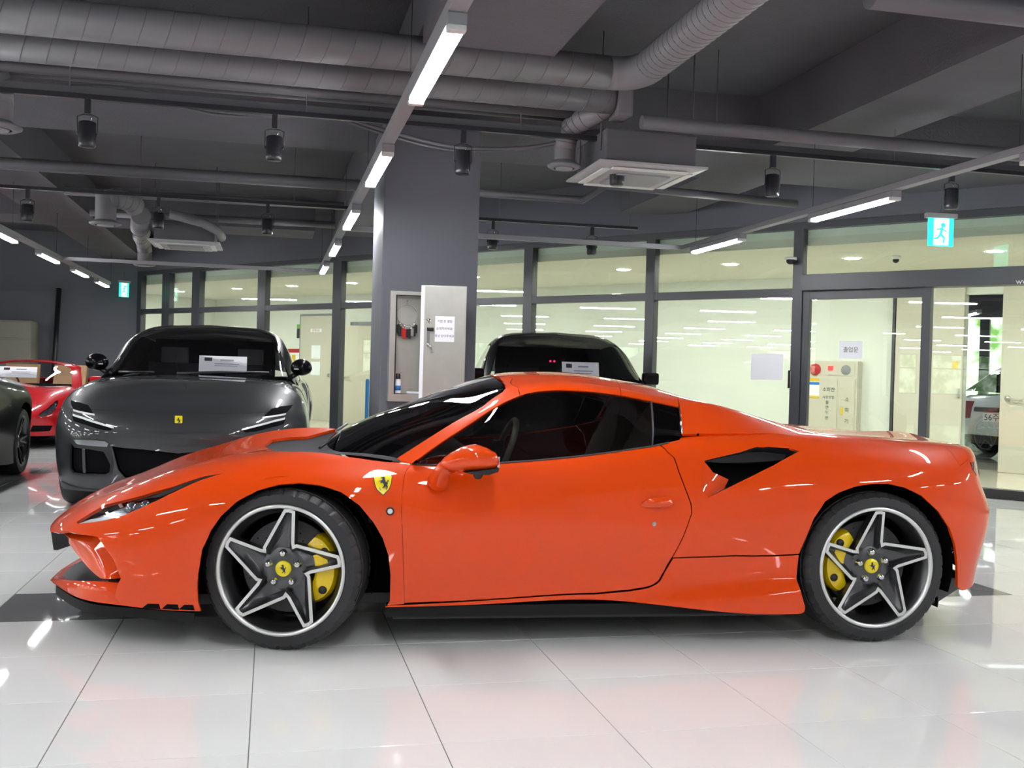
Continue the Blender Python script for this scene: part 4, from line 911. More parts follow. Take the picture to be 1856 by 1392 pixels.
for sd in ('near', 'far'): LA.panel('front_fender', P_fend, M['paint'], CAR, sd, inset=0., flange=.008, skip=SKF)
inta = LA.poly([(219, 1049), (205, 1013), (177, 973), (150, 968), (122, 962.5)], (0, .4), (.03, .2))
sI = inta[-1][0]
P_bump = S_(arFs[:6])+S_(hll[::-1][2:])+S_(hlu[-1:])+[st(.06, tn), st(0, tn), st(0, .343), st(sI*.5, .343)]+S_(inta[::-1])+[(213, 1060), (206, 1098), (230, 1101), (255, 1103), (301, 1106)]
P_bump = LA.poly(P_bump, (0, .5), (0, .25))
LA.panel('front_bumper', P_bump, M['paint'], CAR, 'both', inset=.0, skip=SKF[:1]+[(hlu[-1], (.06, tn)), ((.06, tn), (0, tn))])
for sd in ('near', 'far'): LA.panel('door', door, M['paint'], CAR, sd, inset=.0016)
def finfun(P, N):
    uv, _ = proj(cxf(P*np.array([1, -1, 1]))); P = P.copy()
    ly = np.interp(uv[:, 0], [1090, 1130, 1300, 1445, 1470], [1092, 1083, 1064, 1050, 1049]); e = np.clip((uv[:, 1]-ly)/14., 0, 1); e = e*e*(3-2*e); a = np.clip((uv[:, 0]-1100)/200, 0, 1)
    P[:, 1] += .035*e*a; return P
P_sill = LA.poly(S_(sil)+[(733, 1096.5), (900, 1087), (1080, 1077.5), (1144, 1071.5), (1176, 1065.5), (1189, 1060), (1197, 1053), (1220, 1012.5), (1330, 1008.5), (1448, 1006)]+S_(arRs[3:-15:-1])[:0]+S_([arRs[3], arRs[2], arRs[1], arRs[0]]), (0, .3), (.28, .75))
for sd in ('near', 'far'): LA.panel('side_skirt', P_sill, M['paint'], CAR, sd, disp=finfun, auto=True, inset=.001, flange=.008, res=.018)
sQ = LA.inv((1742, 850), (.3, .5), (.8, .9))
t45 = T4+.05
butt = LA.poly([(1198, 806), (1211, 802), (1231.5, 797.5), (1237, 788), (1300.6, 787), (1360, 786.5), (1401, 786), (1431, 786.5)], (.3, .56), (.56, .8))
P_quar = S_(butt)+[st(butt[-1][0]+.03, t45), st(.80, t45), st(sQ[0], t45)]+[st(sQ[0], sQ[1]*.9+.05)]+S_(arRs[15:4:-1])+[(1448.4, 1003.5), (1330, 1006), (1219.5, 1010.5)]+[(1251, 940.5), (1255, 929.6), (1253.5, 913), (1241.5, 881), (1231.5, 855), (1223, 830), (1210.5, 818.5)]
P_quar = LA.poly(P_quar, (.05, .56), (.5, .92))
for sd in ('near', 'far'): LA.panel('rear_fender', P_quar, M['paint'], CAR, sd, holes=[ink], inset=0., flange=.01)
P_rb = S_(arRs[15:])+[st(sQ[0]+.005, 0), st(.92, 0), st(1, 0), st(1, LA.tu[4]-.01), st(.93, LA.tu[4]-.01), st(sQ[0]+.02, LA.tu[4]-.012), st(sQ[0], sQ[1]*.9+.05)]
LA.panel('rear_bumper', LA.poly(P_rb, (0, .5), (.75, 1)), M['paint'], CAR, 'both', inset=0.)
LA.panel('engine_deck', np.array([(butt[-1][0]+.03, t45), (.80, t45), (sQ[0], t45), (sQ[0], sQ[1]*.9+.05), (sQ[0]+.02, T4-.012), (.93, T4-.01), (1, T4-.01), (1, 1), (.74, 1), (.72, .8)]), M['paint'], CAR, 'both', inset=.001)
LA.panel('cowl', np.array([(.2, .56), (.245, .56), (.30, T4+.05), (.37, T4+.02), (.40, T4+.02), (.40, 1), (.2, 1)]), M['cowlgrey'], CAR, 'both', off=-.016, flange=0)
# --- glasshouse
ws_e = [(707, 837), (745, 813), (780, 790.7), (841, 754.5), (881, 730.4), (900, 717), (907, 712), (911.5, 705), (911, 699), (907, 692)]
wse = LB.poly(ws_e, (.3, .75), (0, .34)); wsw = LW.poly(ws_e, (0, .5), (0, .95)); sWW = LW.inv((893, 682), (.2, .5), (.5, .95))[0]; wsw[0] = (0, 0); wsw[:, 1] = np.maximum(wsw[:, 1], 0); sW = LB.inv((893, 682), (.4, 1), (.2, .34))[0]
top_e = [(wse[-1][0]+(sW-wse[-1][0])*.5, .62), (sW, .78), (sW, 1)]
hw_ = [tuple(q) for q in wsw]+[(wsw[-1][0]*.4+sWW*.6, .2), (sWW, .34)]
P_ws = np.array(hw_+[(a, 1-b) for a, b in hw_[::-1]])
LW.panel('windscreen', P_ws, M['tintdark'], CAR, 'near', inset=.0, flange=0, off=-.003)
seam1 = LB.poly([(942.5, 717), (939, 702), (929, 686)], (.15, .8), (.2, .45)); s1 = seam1[-1][0]
seam2 = LB.poly([(1125.5, 716.5), (1123, 700), (1114, 688)], (.15, .8), (.4, .6)); s2 = seam2[-1][0]
seam3 = LB.poly([(1230, 737.5), (1230.5, 730), (1227, 718)], (.15, .8), (.5, .7)); s3 = seam3[-1][0]
wt1 = [(921, 726), (891, 742.5), (851, 768.6), (800.7, 801), (760, 830), (746, 840)]
P_ap = S_(seam1)+[st(s1-.01, .7), st(s1-.02, 1), st(sW+.004, 1), st(sW+.004, .78)]+S_([(q[0]+.004, q[1]-.006) for q in wse[::-1]])+[st(0, .335), st(0, .228)]+S_(LB.poly(wt1, (.1, .4), (0, .34))[::-1])
P_ap = np.array([q[1:] for q in P_ap], float)
LB.panel('windscreen_frame', P_ap, M['paint'], CAR, 'both', inset=.0012)
wt2 = LB.poly([(1121, 716), (1090, 712), (1060.6, 709), (1010, 707), (980, 709), (960, 712.5)], (.1, .4), (.25, .6))
P_rf = np.array([tuple(q) for q in seam1]+[(s1-.01, .7), (s1-.02, 1), (s2-.005, 1), (s2-.005, .7)]+[tuple(q) for q in seam2[::-1]]+[tuple(q) for q in wt2])
LB.panel('roof_panel', P_rf, M['paint'], CAR, 'both', inset=.0018)
P_rr = np.array([tuple(q) for q in seam2]+[(s2-.005, .7), (s2-.005, 1), (s3+.01, 1), (s3+.008, .7)]+[tuple(q) for q in seam3[::-1]]+[tuple(q) for q in LB.poly([(1205, 732), (1181, 727), (1150, 721)], (.1, .4), (.45, .65))])
LB.panel('rear_roof_section', P_rr, M['paint'], CAR, 'both', inset=.0018)
bt = LB.poly([(1232, 740), (1234.5, 764.6), (1236.5, 785), (1237, 787), (1300, 786.3), (1360, 786), (1401, 785.5)], (0, .4), (.55, .9))
P_bt = np.array([tuple(q) for q in seam3[1:]]+[(s3+.008, .7)]+[(.72, .7), (.8, .7), (.9, .7), (1, .7), (1, 0), (.95, 0)]+[tuple(q) for q in bt[::-1]])
for sd in ('near', 'far'): LB.panel('flying_buttress', P_bt, M['paint'], CAR, sd, inset=.0018)
LB.panel('rear_screen', np.array([(s3+.008, .7), (s3+.01, 1), (1, 1), (1, .7)]), M['tintdark'], CAR, 'both', inset=.001)
win_u = [(746, 840), (760, 830), (800.7, 801), (851, 768.6), (891, 742.5), (921, 726), (947.5, 716), (980, 709), (1010, 707), (1060.6, 709), (1121, 716), (1150, 721)]
win = LB.poly(win_u+[(1180.5, 727.5), (1184, 780.7), (1182, 809)]+[(1121, 818), (1060.6, 826), (1000, 832), (960, 835.4), (905, 839), (784.6, 843), (750, 842)], (0, .3), (0, .64))
for sd in ('near', 'far'): LB.panel('side_window', win, M['tint'], CAR, sd, inset=.0, flange=0, off=-.004)
qwin = LB.poly([(1181.5, 727.5), (1205, 732), (1229.5, 737.4), (1233.5, 764.6), (1235.5, 788.7), (1231.5, 797), (1211, 802), (1183, 809), (1185, 780.7)], (0, .3), (.5, .68))
for sd in ('near', 'far'): LB.panel('quarter_window', qwin, M['tintdark'], CAR, sd, inset=.001, flange=.004, off=-.004)
def strip(name, L, px, r, m, lim=(0, 1), slim=(0, 1), off=.001, sides=(-1, 1)):
    P = L.poly(px, lim, slim); Q = L.P(P)+L.N(P)*off
    for s_ in sides: MB().tube([(q[0], s_*q[1], q[2]) for q in Q], r, 8).build(name, M[m], CAR)
strip('window_pillar_trim', LB, [(1180.5, 728), (1182.5, 755), (1184, 780.7), (1182.5, 808)], .004, 'greyaero', (0, .3), (.5, .64))
strip('window_trim', LB, [(1231, 739), (1234, 764), (1236.5, 787)], .004, 'chrome', (0, .3), (.55, .7))
strip('belt_moulding', LA, [(750, 842), (784, 843.5), (905, 839.5), (960, 836), (1000, 832.5), (1060, 826.5), (1121, 818.5), (1181, 809.5), (1212, 803)], .004, 'greyaero', (.3, .5), (.3, .66), .002)
# --- intake pocket
LA.panel('intake_back', ink, M['blackm'], CAR, 'near', off=-.13, flange=0, inset=0); LA.panel('intake_back', ink, M['blackm'], CAR, 'far', off=-.13, flange=0, inset=0)
def rib(name, L, pts, m, d0, d1, sides=(-1, 1)):
    P = L.P(pts); N = L.N(pts); n = len(P)
    for s_ in sides:
        V = [tuple((P[i]+N[i]*d0)*np.array([1, s_, 1])) for i in range(n)]+[tuple((P[i]+N[i]*d1)*np.array([1, s_, 1])) for i in range(n)]
        MB().add(V, [(i, i+1, n+i+1, n+i) for i in range(n-1)], True).build(name, M[m], CAR)
rib('intake_wall', LA, np.concatenate([ink, ink[:1]]), 'black', .0, -.13)
# body coloured ramp leading into the intake
rp = LA.poly([(1270, 862), (1277, 836), (1294.5, 855), (1326.7, 867), (1317.7, 885), (1284.5, 902), (1274, 890)], (.2, .5), (.55, .8))
def ramp(P, N):
    x0 = P[:, 0].min(); P = P-N*(np.clip((P[:, 0]-x0)/.22, 0, 1)**1.2*.085)[:, None]; return P
for sd in ('near', 'far'): LA.panel('intake_ramp', rp, M['paint'], CAR, sd, disp=ramp, auto=True, inset=0, flange=.0, res=.018)
bl = LA.poly([(1277.4, 835.5), (1341, 820), (1359, 814), (1391, 812), (1431, 815), (1425, 827), (1391, 832), (1350, 836), (1310, 837)], (.2, .5), (.55, .8))
def blade(P, N): return P-N*(.012+np.clip((P[:, 0]-P[:, 0].min())/.5, 0, 1)*.03)[:, None]
for sd in ('near', 'far'): LA.panel('intake_blade', bl, M['black'], CAR, sd, disp=blade, auto=True, inset=0, flange=.012, res=.02)
# --- headlamps
hp = np.concatenate([hlu, hll[:-1]])
def bucket(P, N): return P-N*.05
for sd, sg in (('near', -1), ('far', 1)):
    LA.panel('headlamp_bowl', hp, M['black'], CAR, sd, off=-.035, flange=0, inset=0)
    LA.panel('headlamp_lens', hp, M['lampglass'], CAR, sd, off=-.002, flange=.004, inset=.001)
    inn = LA.poly([(150, 941), (193, 925), (240, 908), (262, 905), (250, 918), (225, 930), (190, 940)], (.2, .62), (.05, .3)); LA.panel('headlamp_reflector', inn, M['lampin'], CAR, sd, off=-.018, flange=0, inset=0)
    drl = LA.poly([(141, 947.5), (160, 940.5), (190, 935), (228, 929), (229, 933), (193, 940.5), (160, 946.5)], (.2, .62), (.05, .3)); LA.panel('daytime_light', drl, M['drl'], CAR, sd, off=-.006, flange=.006, inset=0, res=.012)
    LA.panel('headlamp_tail', LA.poly([(268, 903), (314, 884), (341.5, 874), (370.6, 864), (400, 859), (363, 870), (321.6, 888), (290, 901)], (.2, .62), (.05, .3)), M['black'], CAR, sd, off=.0, flange=.003, inset=0, res=.016)
    for u, v, r in ((233, 915, .03), (258, 909, .024)):
        q = LA.inv((u, v), (.2, .62), (.05, .3)); P = LA.P(q)[0]-LA.N(q)[0]*.03
        bm = bmesh.new(); bmesh.ops.create_icosphere(bm, subdivisions=3, radius=r); me = bpy.data.meshes.new('projector_lens'); bm.to_mesh(me); bm.free(); me.polygons.foreach_set('use_smooth', [True]*len(me.polygons)); me.materials.append(M['lampin']); link('projector_lens', me, None, CAR, (P[0], sg*P[1], P[2]))
# --- front lip, splitter floor, strakes, plate holder
lip = [(-.60, .862, .262, .168), (-.69, .828, .262, .172), (-.79, .785, .26, .176), (-.905, .665, .238, .178), (-1.035, .44, .2, .177), (-1.09, .28, .180, .166), (-1.115, 0, .172, .16)]
lp_ = np.array(lip); tt = np.linspace(0, 1, 7); ev = spl(tt, lp_)(np.linspace(0, 1, 40)); half = [tuple(q) for q in ev]; full = [(x, -w_, a, b) for x, w_, a, b in half]+[(x, w_, a, b) for x, w_, a, b in half[-2::-1]]
V = []; nS = 6
for i, (x, y, a, b) in enumerate(full):
    p0, p1 = full[max(i-1, 0)], full[min(i+1, len(full)-1)]; tx, ty = p1[0]-p0[0], p1[1]-p0[1]; L = math.hypot(tx, ty); nx, ny = ty/L, -tx/L
    if nx*(-1 if abs(y) < .3 else 0)+ny*(y) < 0: nx, ny = -nx, -ny
    h_ = a-b
    for o, z in ((-.05, a-.004), (-.006, a), (.004, a-.2*h_), (.012, b+.45*h_), (.006, b), (-.06, b)): V.append((x+nx*o, y+ny*o, z))
F = [(i*nS+j, i*nS+(j+1) % nS, (i+1)*nS+(j+1) % nS, (i+1)*nS+j) for i in range(len(full)-1) for j in range(nS)]
MB().add(V, F, True).build('front_lip', M['paint'], CAR, sharp=35)
fl_ = [(x+.03, y*.97) for x, y, a, b in full]; n = len(fl_)
mb = MB(); poly_ = fl_+[(-.5, .8), (-.5, -.8)]
mb.prism(poly_, .168, .176, 'z'); mb.build('splitter_floor', M['greyaero'], CAR)
und = [(x+.01, y*.985) for x, y, a, b in full]
mb = MB(); mb.prism([(-.36, -.94), (-.36, -.6)][:1]+und+[(-.36, .94), (-.40, .58), (-.40, -.58)], .118, .158, 'z'); mb.build('splitter', M['satin'], CAR)
for s_ in (-1, 1):
    top = np.array([cp(121, 963, -.52), cp(150, 968.5, -.62), cp(176.5, 973, -.71), cp(205, 1013, -.80), cp(218.8, 1048, -.845)]); bot = np.array([cp(121, 964, -.50), cp(125, 984, -.54), cp(141, 1006, -.62), cp(161, 1030, -.71), cp(182, 1048, -.79)])
    e0, e1 = spl(np.linspace(0, 1, 5), top)(np.linspace(0, 1, 17)), spl(np.linspace(0, 1, 5), bot)(np.linspace(0, 1, 17)); V = []
    for a, b in zip(e0, e1):
        m_ = (a+b)/2+np.array([-.012, -.02, 0]); V += [tuple(a), tuple(m_*.6+a*.4), tuple(m_), tuple(b), tuple(b+np.array([.03, .03, 0])), tuple(a+np.array([.03, .04, 0]))]
    V = [(x, -s_*y, z) for x, y, z in V]; F = [(i*6+j, i*6+(j+1) % 6, (i+1)*6+(j+1) % 6, (i+1)*6+j) for i in range(16) for j in range(6)]+[tuple(range(6)), tuple(range(96, 102))]
    MB().add(V, F, True).build('intake_strake', M['paint'], CAR, sharp=60)
pan = MB(); pan.prism([(-.5, -.72), (-.72, -.70), (-.80, -.5), (-.85, 0), (-.80, .5), (-.72, .70), (-.5, .72)], .177, .36, 'z'); pan.build('radiator_box', M['blackm'], CAR)
ph = MB(); a = cp(91, 957.5, -.2); b = cp(97, 997, -.2)
V = []
for y in (-.2, .26):
    V += [(a[0], y, a[2]+.01), (a[0]+.02, y, a[2]+.02), (-.98, y, .40), (-.98, y, .335), (b[0]+.02, y, b[2]), (b[0], y, b[2])]
ph.add(V, [(0, 1, 2, 3, 4, 5), (6, 7, 8, 9, 10, 11)]+[(j, (j+1) % 6, 6+(j+1) % 6, 6+j) for j in range(6)]); ph.build('plate_holder', M['black'], CAR)
sl = [(262, 1094, 288, 1104), (297, 1095, 322, 1105.5), (328, 1096, 350, 1106.5)]
for u0, v0, u1, v1 in sl:
    q = LA.poly([(u0+6, v0), (u1, v0+.5), (u1+3, v1), (u0-4, v1-2)], (0, .3), (.1, .3))
    for sd in ('near', 'far'): LA.panel('bumper_vent', q, M['blackm'], CAR, sd, off=.002, flange=.003, inset=0, res=.012)
# --- underbody, liners, diffuser, tail
ub = MB(); hf = [(-.45, .58), (.46, .58), (.46, .90), (2.24, .90), (2.24, .55), (3.08, .55), (3.08, .78), (3.2, .6)]; ub.prism([(x, -y) for x, y in hf]+[(x, y) for x, y in hf[::-1]], .115, .16, 'z')
ub.build('underbody', M['black'], CAR)
for s_ in (-1, 1):
    skb = MB(); skb.prism([(.43, s_*.85), (.43, s_*.92), (.8, s_*.925), (1.5, s_*.915), (2.27, s_*.92), (2.27, s_*.85)], .130, .178, 'z'); skb.build('sill_blade', M['satin'], CAR)
core = MB(); core.box(-.3, 2.2, -.55, .55, .16, .45); core.box(2.2, 3.2, -.55, .55, .16, .8); core.build('light_block_core', M['blackm'], CAR)  # unseen black boxes added inside the body to block light
for X, R_ in ((0, .385), (2.655, .405)):
    for s_ in (-1, 1):
        V = []; n = 28
        for i in range(n+1):
            a = math.radians(-18+216*i/n); V += [(X+R_*math.cos(a), s_*.56, .345+R_*math.sin(a)), (X+R_*math.cos(a), s_*.925, .345+R_*math.sin(a))]
        mb = MB().add(V, [(2*i, 2*i+1, 2*i+3, 2*i+2) for i in range(n)], True); mb.add([V[2*i] for i in range(n+1)], [tuple(range(n+1))]); mb.build('wheel_liner', M['blackm'], CAR)
df = MB(); df.add([(3.02, -.80, .26), (3.30, -.74, .25), (3.34, -.55, .24), (3.38, 0, .24), (3.34, .55, .24), (3.30, .74, .25), (3.02, .80, .26), (3.02, -.80, .13), (3.10, -.74, .13), (3.2, -.55, .125), (3.22, 0, .125), (3.2, .55, .125), (3.10, .74, .13), (3.02, .80, .13)],
                  [tuple(range(7)), tuple(range(13, 6, -1))]+[(i, i+1, 8+i, 7+i) for i in range(6)]+[(6, 0, 7, 13)]); df.build('rear_diffuser', M['greyaero'], CAR)
for s_ in (-1, 1):
    for yy, xx2, rr in ((.50, 3.40, .062), (.66, 3.345, .056)):
        MB().lathe([(rr, 0), (rr, .03), (rr*.8, .035), (rr*.75, .02), (0, .018)], 24, 'x', (xx2-.055, s_*yy, .745)).build('tail_lamp', M['tail'], CAR)
tl = LA.poly([(1758, 838), (1768, 836), (1770, 862), (1763, 852)], (.3, .5), (.85, .93))
for sd in ('near', 'far'): LA.panel('tail_lamp_surround', tl, M['tail'], CAR, sd, off=.002, flange=.004, inset=0, res=.012)
for s_ in (-1, 1): MB().tube([(3.36, s_*.35, .33), (3.52, s_*.35, .33)], .05, 20).build('exhaust_pipe', M['chrome'], CAR)
# --- mirrors
def mirror(s_):
    ring = [(798, 843, 838, .03), (806, 849, 829, .05), (817, 853, 821, .066), (837, 854, 809.5, .08), (861, 853, 804.5, .088), (881, 851, 811, .085), (896, 848, 819, .075), (902, 844, 828, .05)]
    V = []; n = 20; yc = 1.055
    for u, vb, vt, hw_ in ring:
        a, b = np.array(cp(u, vt, -yc)), np.array(cp(u, vb, -yc)); c = (a+b)/2; hh = (a[2]-b[2])/2
        for k in range(n):
            q = 2*math.pi*k/n; cq, sq = math.cos(q), math.sin(q); e = 2/2.6
            V.append((c[0], s_*(yc+hw_*math.copysign(abs(cq)**e, cq)), c[2]+hh*math.copysign(abs(sq)**e, sq)))
    F = [(i*n+k, i*n+(k+1) % n, (i+1)*n+(k+1) % n, (i+1)*n+k) for i in range(len(ring)-1) for k in range(n)]+[tuple(range(n)), tuple(range((len(ring)-1)*n, len(ring)*n))]
    mi = MB().add(V, F, True).build('door_mirror', M['paint'], CAR, sharp=50)
    a = np.array(cp(795, 873, -.925)); b = np.array(cp(800, 858, -.975)); c = np.array(cp(818, 845, -1.03)); P = [tuple(q*np.array([1, -s_, 1])) for q in (a, (a+b)/2, b, (b+c)/2+np.array([-.006, 0, .006]), c)]
    MB().tube(P, [.05, .043, .038, .035, .03], 16).build('mirror_arm', M['paint'], mi)
    d = [cp(u, v, -1.055) for u, v in ((838, 853), (860, 850.5), (882, 848), (900, 845), (898, 852), (881, 857.5), (858, 857.5))]
    MB().prism([(q[0], q[2]) for q in d], s_*(1.055-.075), s_*(1.055+.084), 'y').build('mirror_base_cover', M['black'], mi)
    e = cp(866, 859, -1.07); MB().lathe([(0, -.022), (.012, -.02), (.02, -.008), (.022, .012)], 16, 'z', (e[0], s_*1.08, e[2])).build('mirror_camera', M['black'], mi)
    g_ = cp(902.5, 836, -1.055); MB().box(g_[0]-.01, g_[0]+.0015, s_*1.055-.045, s_*1.055+.045, g_[2]-.022, g_[2]+.022, .001).build('mirror_glass', M['chrome'], mi)
mirror(-1); mirror(1)
# --- door furniture, badges
for sd, sg in (('near', -1), ('far', 1)):
    h = LA.poly([(1162, 913), (1168, 907.5), (1184, 902.5), (1214, 902.5), (1219, 908), (1216, 915), (1210, 918.5), (1170, 919), (1163, 917)], (.2, .5), (.45, .66))
    def puff(P, N): c = P.mean(0); r = np.linalg.norm((P-c)*np.array([1, 0, 3]), axis=1); return P+N*(.03*np.clip(1-(r/.085)**2, 0, 1))[:, None]
    LA.panel('door_handle', h, M['paint'], CAR, sd, off=.003, disp=puff, auto=True, flange=.006, inset=0, res=.01)
    q = LA.inv((1186, 950)); P = LA.P(q)[0]; MB().lathe([(0, -.003*-sg), (.011, .002*-sg), (.012, 0)], 16, 'y', (P[0], sg*(P[1]+.001), P[2])).build('door_lock', M['steel'], CAR)
    q = LA.inv((707, 926.5)); P = LA.P(q)[0]; mk = MB().lathe([(.018, .0), (.017, sg*.004), (.012, sg*.005)], 20, 'y', (P[0], sg*(P[1]+.001), P[2])).build('side_marker_ring', M['black'], CAR); MB().lathe([(0, sg*.007), (.011, sg*.004)], 16, 'y', (P[0], sg*(P[1]+.001), P[2])).build('side_marker_lens', M['drl'], mk)
    # shield badge
    shd = [(676, 860), (680, 858.5), (694, 858.5), (708, 861), (711, 864), (709.5, 877), (705, 888), (694.5, 898.5), (683, 889), (678, 877)]
    L1 = LA.poly(shd, (.2, .5), (.28, .42)); bd = LA.panel('shield_badge', L1, M['chrome'], CAR, sd, off=.002, flange=.004, inset=0, res=.012)
    c_ = L1.mean(0); LA.panel('shield_enamel', c_+(L1-c_)*.93, M['badge'], bd, sd, off=.0032, flange=.001, inset=0, res=.012)
    q = LA.inv((695, 875.5), (.2, .5), (.28, .42)); P = LA.P(q)[0]+LA.N(q)[0]*.0055; N = LA.N(q)[0]
    ho = link('shield_horse', horse_mesh(.058), M['ink'], bd, (P[0], sg*P[1], P[2])); rx = math.asin(max(-1, min(1, N[2])))
    ho.rotation_euler = (-rx, 0, 0) if sg < 0 else (rx, 0, math.pi)
    for tx, du in (('S', 688.5), ('F', 701)):
        q = LA.inv((du, 889), (.2, .5), (.28, .42)); P = LA.P(q)[0]+LA.N(q)[0]*.0048; R_ = Matrix.Rotation(-rx if sg < 0 else rx, 4, 'X')
        text('shield_letter', tx, .018, M['ink'], bd, Matrix.Translation((P[0], sg*P[1], P[2])) @ (Matrix.Identity(4) if sg < 0 else Matrix.Rotation(math.pi, 4, 'Z')) @ (Matrix.Rotation(-rx, 4, 'X')) @ FACE, .0002, 'CENTER')
q = LB.inv((1040, 690), (.3, .9), (.3, .6)); P = LB.P(q)[0]; N = LB.N(q)[0]
# --- wheels
STEER = math.radians(-13.5)
for s_ in (-1, 1):
    star_wheel(CAR, .012, s_*(.94-.105+.008), .338, s_, .340, .245, .2725, -7, STEER if s_ < 0 else STEER, 0 if s_ < 0 else 0)
    star_wheel(CAR, 2.652, s_*(.945-.14+.018), .345, s_, .345, .305, .2725, -3, 0, 172)
# --- cabin
cab = MB(); cab.box(.45, 2.0, -.72, .72, .3, .34); cab.box(1.86, 1.92, -.68, .68, .34, .98); cab.build('cabin_floor', M['blackm'], CAR)
cab = MB(); cab.prism([(.35, .5), (.35, .74), (.6, .80), (.86, .80), (.92, .74), (.95, .5)], -.70, .70, 'y'); cab.build('dashboard', M['black'], CAR)
def seat(y):
    s0 = MB()
    def pad(pts, w0, w1, th):
        pass
    prof = [(1.62, .40), (1.12, .46), (1.08, .50), (1.12, .56), (1.50, .53), (1.60, .62), (1.70, .86), (1.75, 1.02), (1.79, 1.08), (1.83, 1.07), (1.84, 1.0), (1.80, .84), (1.74, .6), (1.70, .44)]
    V = []; n = len(prof); ws_ = [(-1., 0.9), (-.92, 1.), (-.6, 1.02), (0, 1.0), (.6, 1.02), (.92, 1.), (1., .9)]
    c = np.mean(prof, 0)
    for f, sc_ in ws_:
        for x, z in prof:
            hw_ = .25 if z < .9 else .25-.9*(z-.9); V.append((c[0]+(x-c[0])*sc_, y+f*hw_, c[1]+(z-c[1])*sc_))
    m_ = len(ws_); F = [(i*n+j, i*n+(j+1) % n, (i+1)*n+(j+1) % n, (i+1)*n+j) for i in range(m_-1) for j in range(n)]+[tuple(range(n)), tuple(range((m_-1)*n, m_*n))]
    s0.add(V, F, True); s0.build('seat', M['leather'], CAR, sharp=60)
seat(-.36); seat(.36)
swp = [(.17*math.cos(a), .17*math.sin(a)) for a in [2*math.pi*i/32 for i in range(32)]]
MB().tube([(1.0+z_*.35, -.36+y_, .80+z_*.93) for y_, z_ in swp], .016, 8, closed=True).build('steering_wheel', M['leather'], CAR)
MB().box(.95, 1.0, -.42, -.30, .74, .86, .01).build('steering_hub', M['black'], CAR)
# wipers
for y0, y1 in ((-.45, .1), (.05, .55)): MB().tube([(.12, y0, .815), (.2, (y0+y1)/2, .86), (.24, y1, .875)], .007, 6).build('wiper', M['black'], CAR)
# ================================================================ OTHER CARS
M['pgrey'] = mat('graphite_car_paint', (.034, .036, .039), .35, metal=.1, coat=1., spec=.3)
M['pblack'] = mat('black_car_paint', (.004, .004, .005), .3, coat=.25, spec=.05)
M['pred'] = mat('red_car_paint', (.50, .006, .012), .35, coat=1., spec=.1)
M['pwhite'] = mat('white_car_paint', (.62, .66, .70), .3, coat=1.)
M['tint2'] = glassmat('light_tint_glass', (.80, .80, .82), 1.1)
M['tan'] = mat('tan_leather', (.55, .34, .17), .5)
SA = [
 [(-.86, 0, .20), (-.92, 0, .36), (-.95, 0, .54), (-.945, 0, .69), (-.90, 0, .80), (-.74, 0, .92), (-.50, 0, 1.0)],
 [(-.85, .45, .20), (-.90, .46, .36), (-.93, .47, .54), (-.925, .48, .69), (-.87, .48, .80), (-.70, .40, .935), (-.32, 0, 1.04)],
 [(-.75, .76, .20), (-.80, .78, .36), (-.83, .79, .54), (-.81, .80, .69), (-.74, .79, .82), (-.55, .62, .97), (-.1, 0, 1.07)],
 [(-.55, .91, .20), (-.58, .94, .36), (-.60, .95, .54), (-.58, .95, .70), (-.49, .92, .86), (-.32, .74, 1.0), (.1, 0, 1.085)],
 [(-.15, .95, .20), (-.15, .98, .38), (-.16, .995, .56), (-.15, .985, .77), (-.12, .93, .93), (-.05, .75, 1.035), (.3, 0, 1.095)],
 [(.35, .95, .20), (.35, .98, .38), (.35, .995, .58), (.35, .975, .82), (.36, .91, .98), (.4, .74, 1.06), (.5, 0, 1.1)],
 [(.8, .94, .2), (.8, .975, .4), (.8, .985, .6), (.8, .965, .85), (.8, .90, 1.0), (.8, .7, 1.06), (.8, 0, 1.1)],
 [(1.5, .93, .2), (1.5, .97, .4), (1.5, .98, .6), (1.5, .965, .85), (1.5, .90, 1.02), (1.5, .6, 1.05), (1.5, 0, 1.08)],
 [(2.3, .94, .2), (2.3, .98, .4), (2.3, .995, .62), (2.3, .985, .86), (2.3, .92, 1.04), (2.3, .6, 1.06), (2.3, 0, 1.08)],
 [(3.0, .96, .22), (3.0, 1.0, .42), (3.0, 1.014, .65), (3.0, 1.0, .88), (3.0, .90, 1.06), (3.0, .6, 1.08), (3.0, 0, 1.1)],
 [(3.6, .90, .28), (3.6, .94, .44), (3.62, .955, .65), (3.6, .94, .88), (3.58, .86, 1.04), (3.58, .6, 1.07), (3.6, 0, 1.1)],
 [(3.84, .66, .3), (3.9, .68, .46), (3.93, .69, .65), (3.89, .68, .88), (3.82, .64, 1.03), (3.8, .45, 1.07), (3.8, 0, 1.1)],
 [(3.92, 0, .3), (4.0, 0, .46), (4.02, 0, .65), (3.98, 0, .88), (3.92, 0, 1.03), (3.9, 0, 1.08), (3.88, 0, 1.11)]]
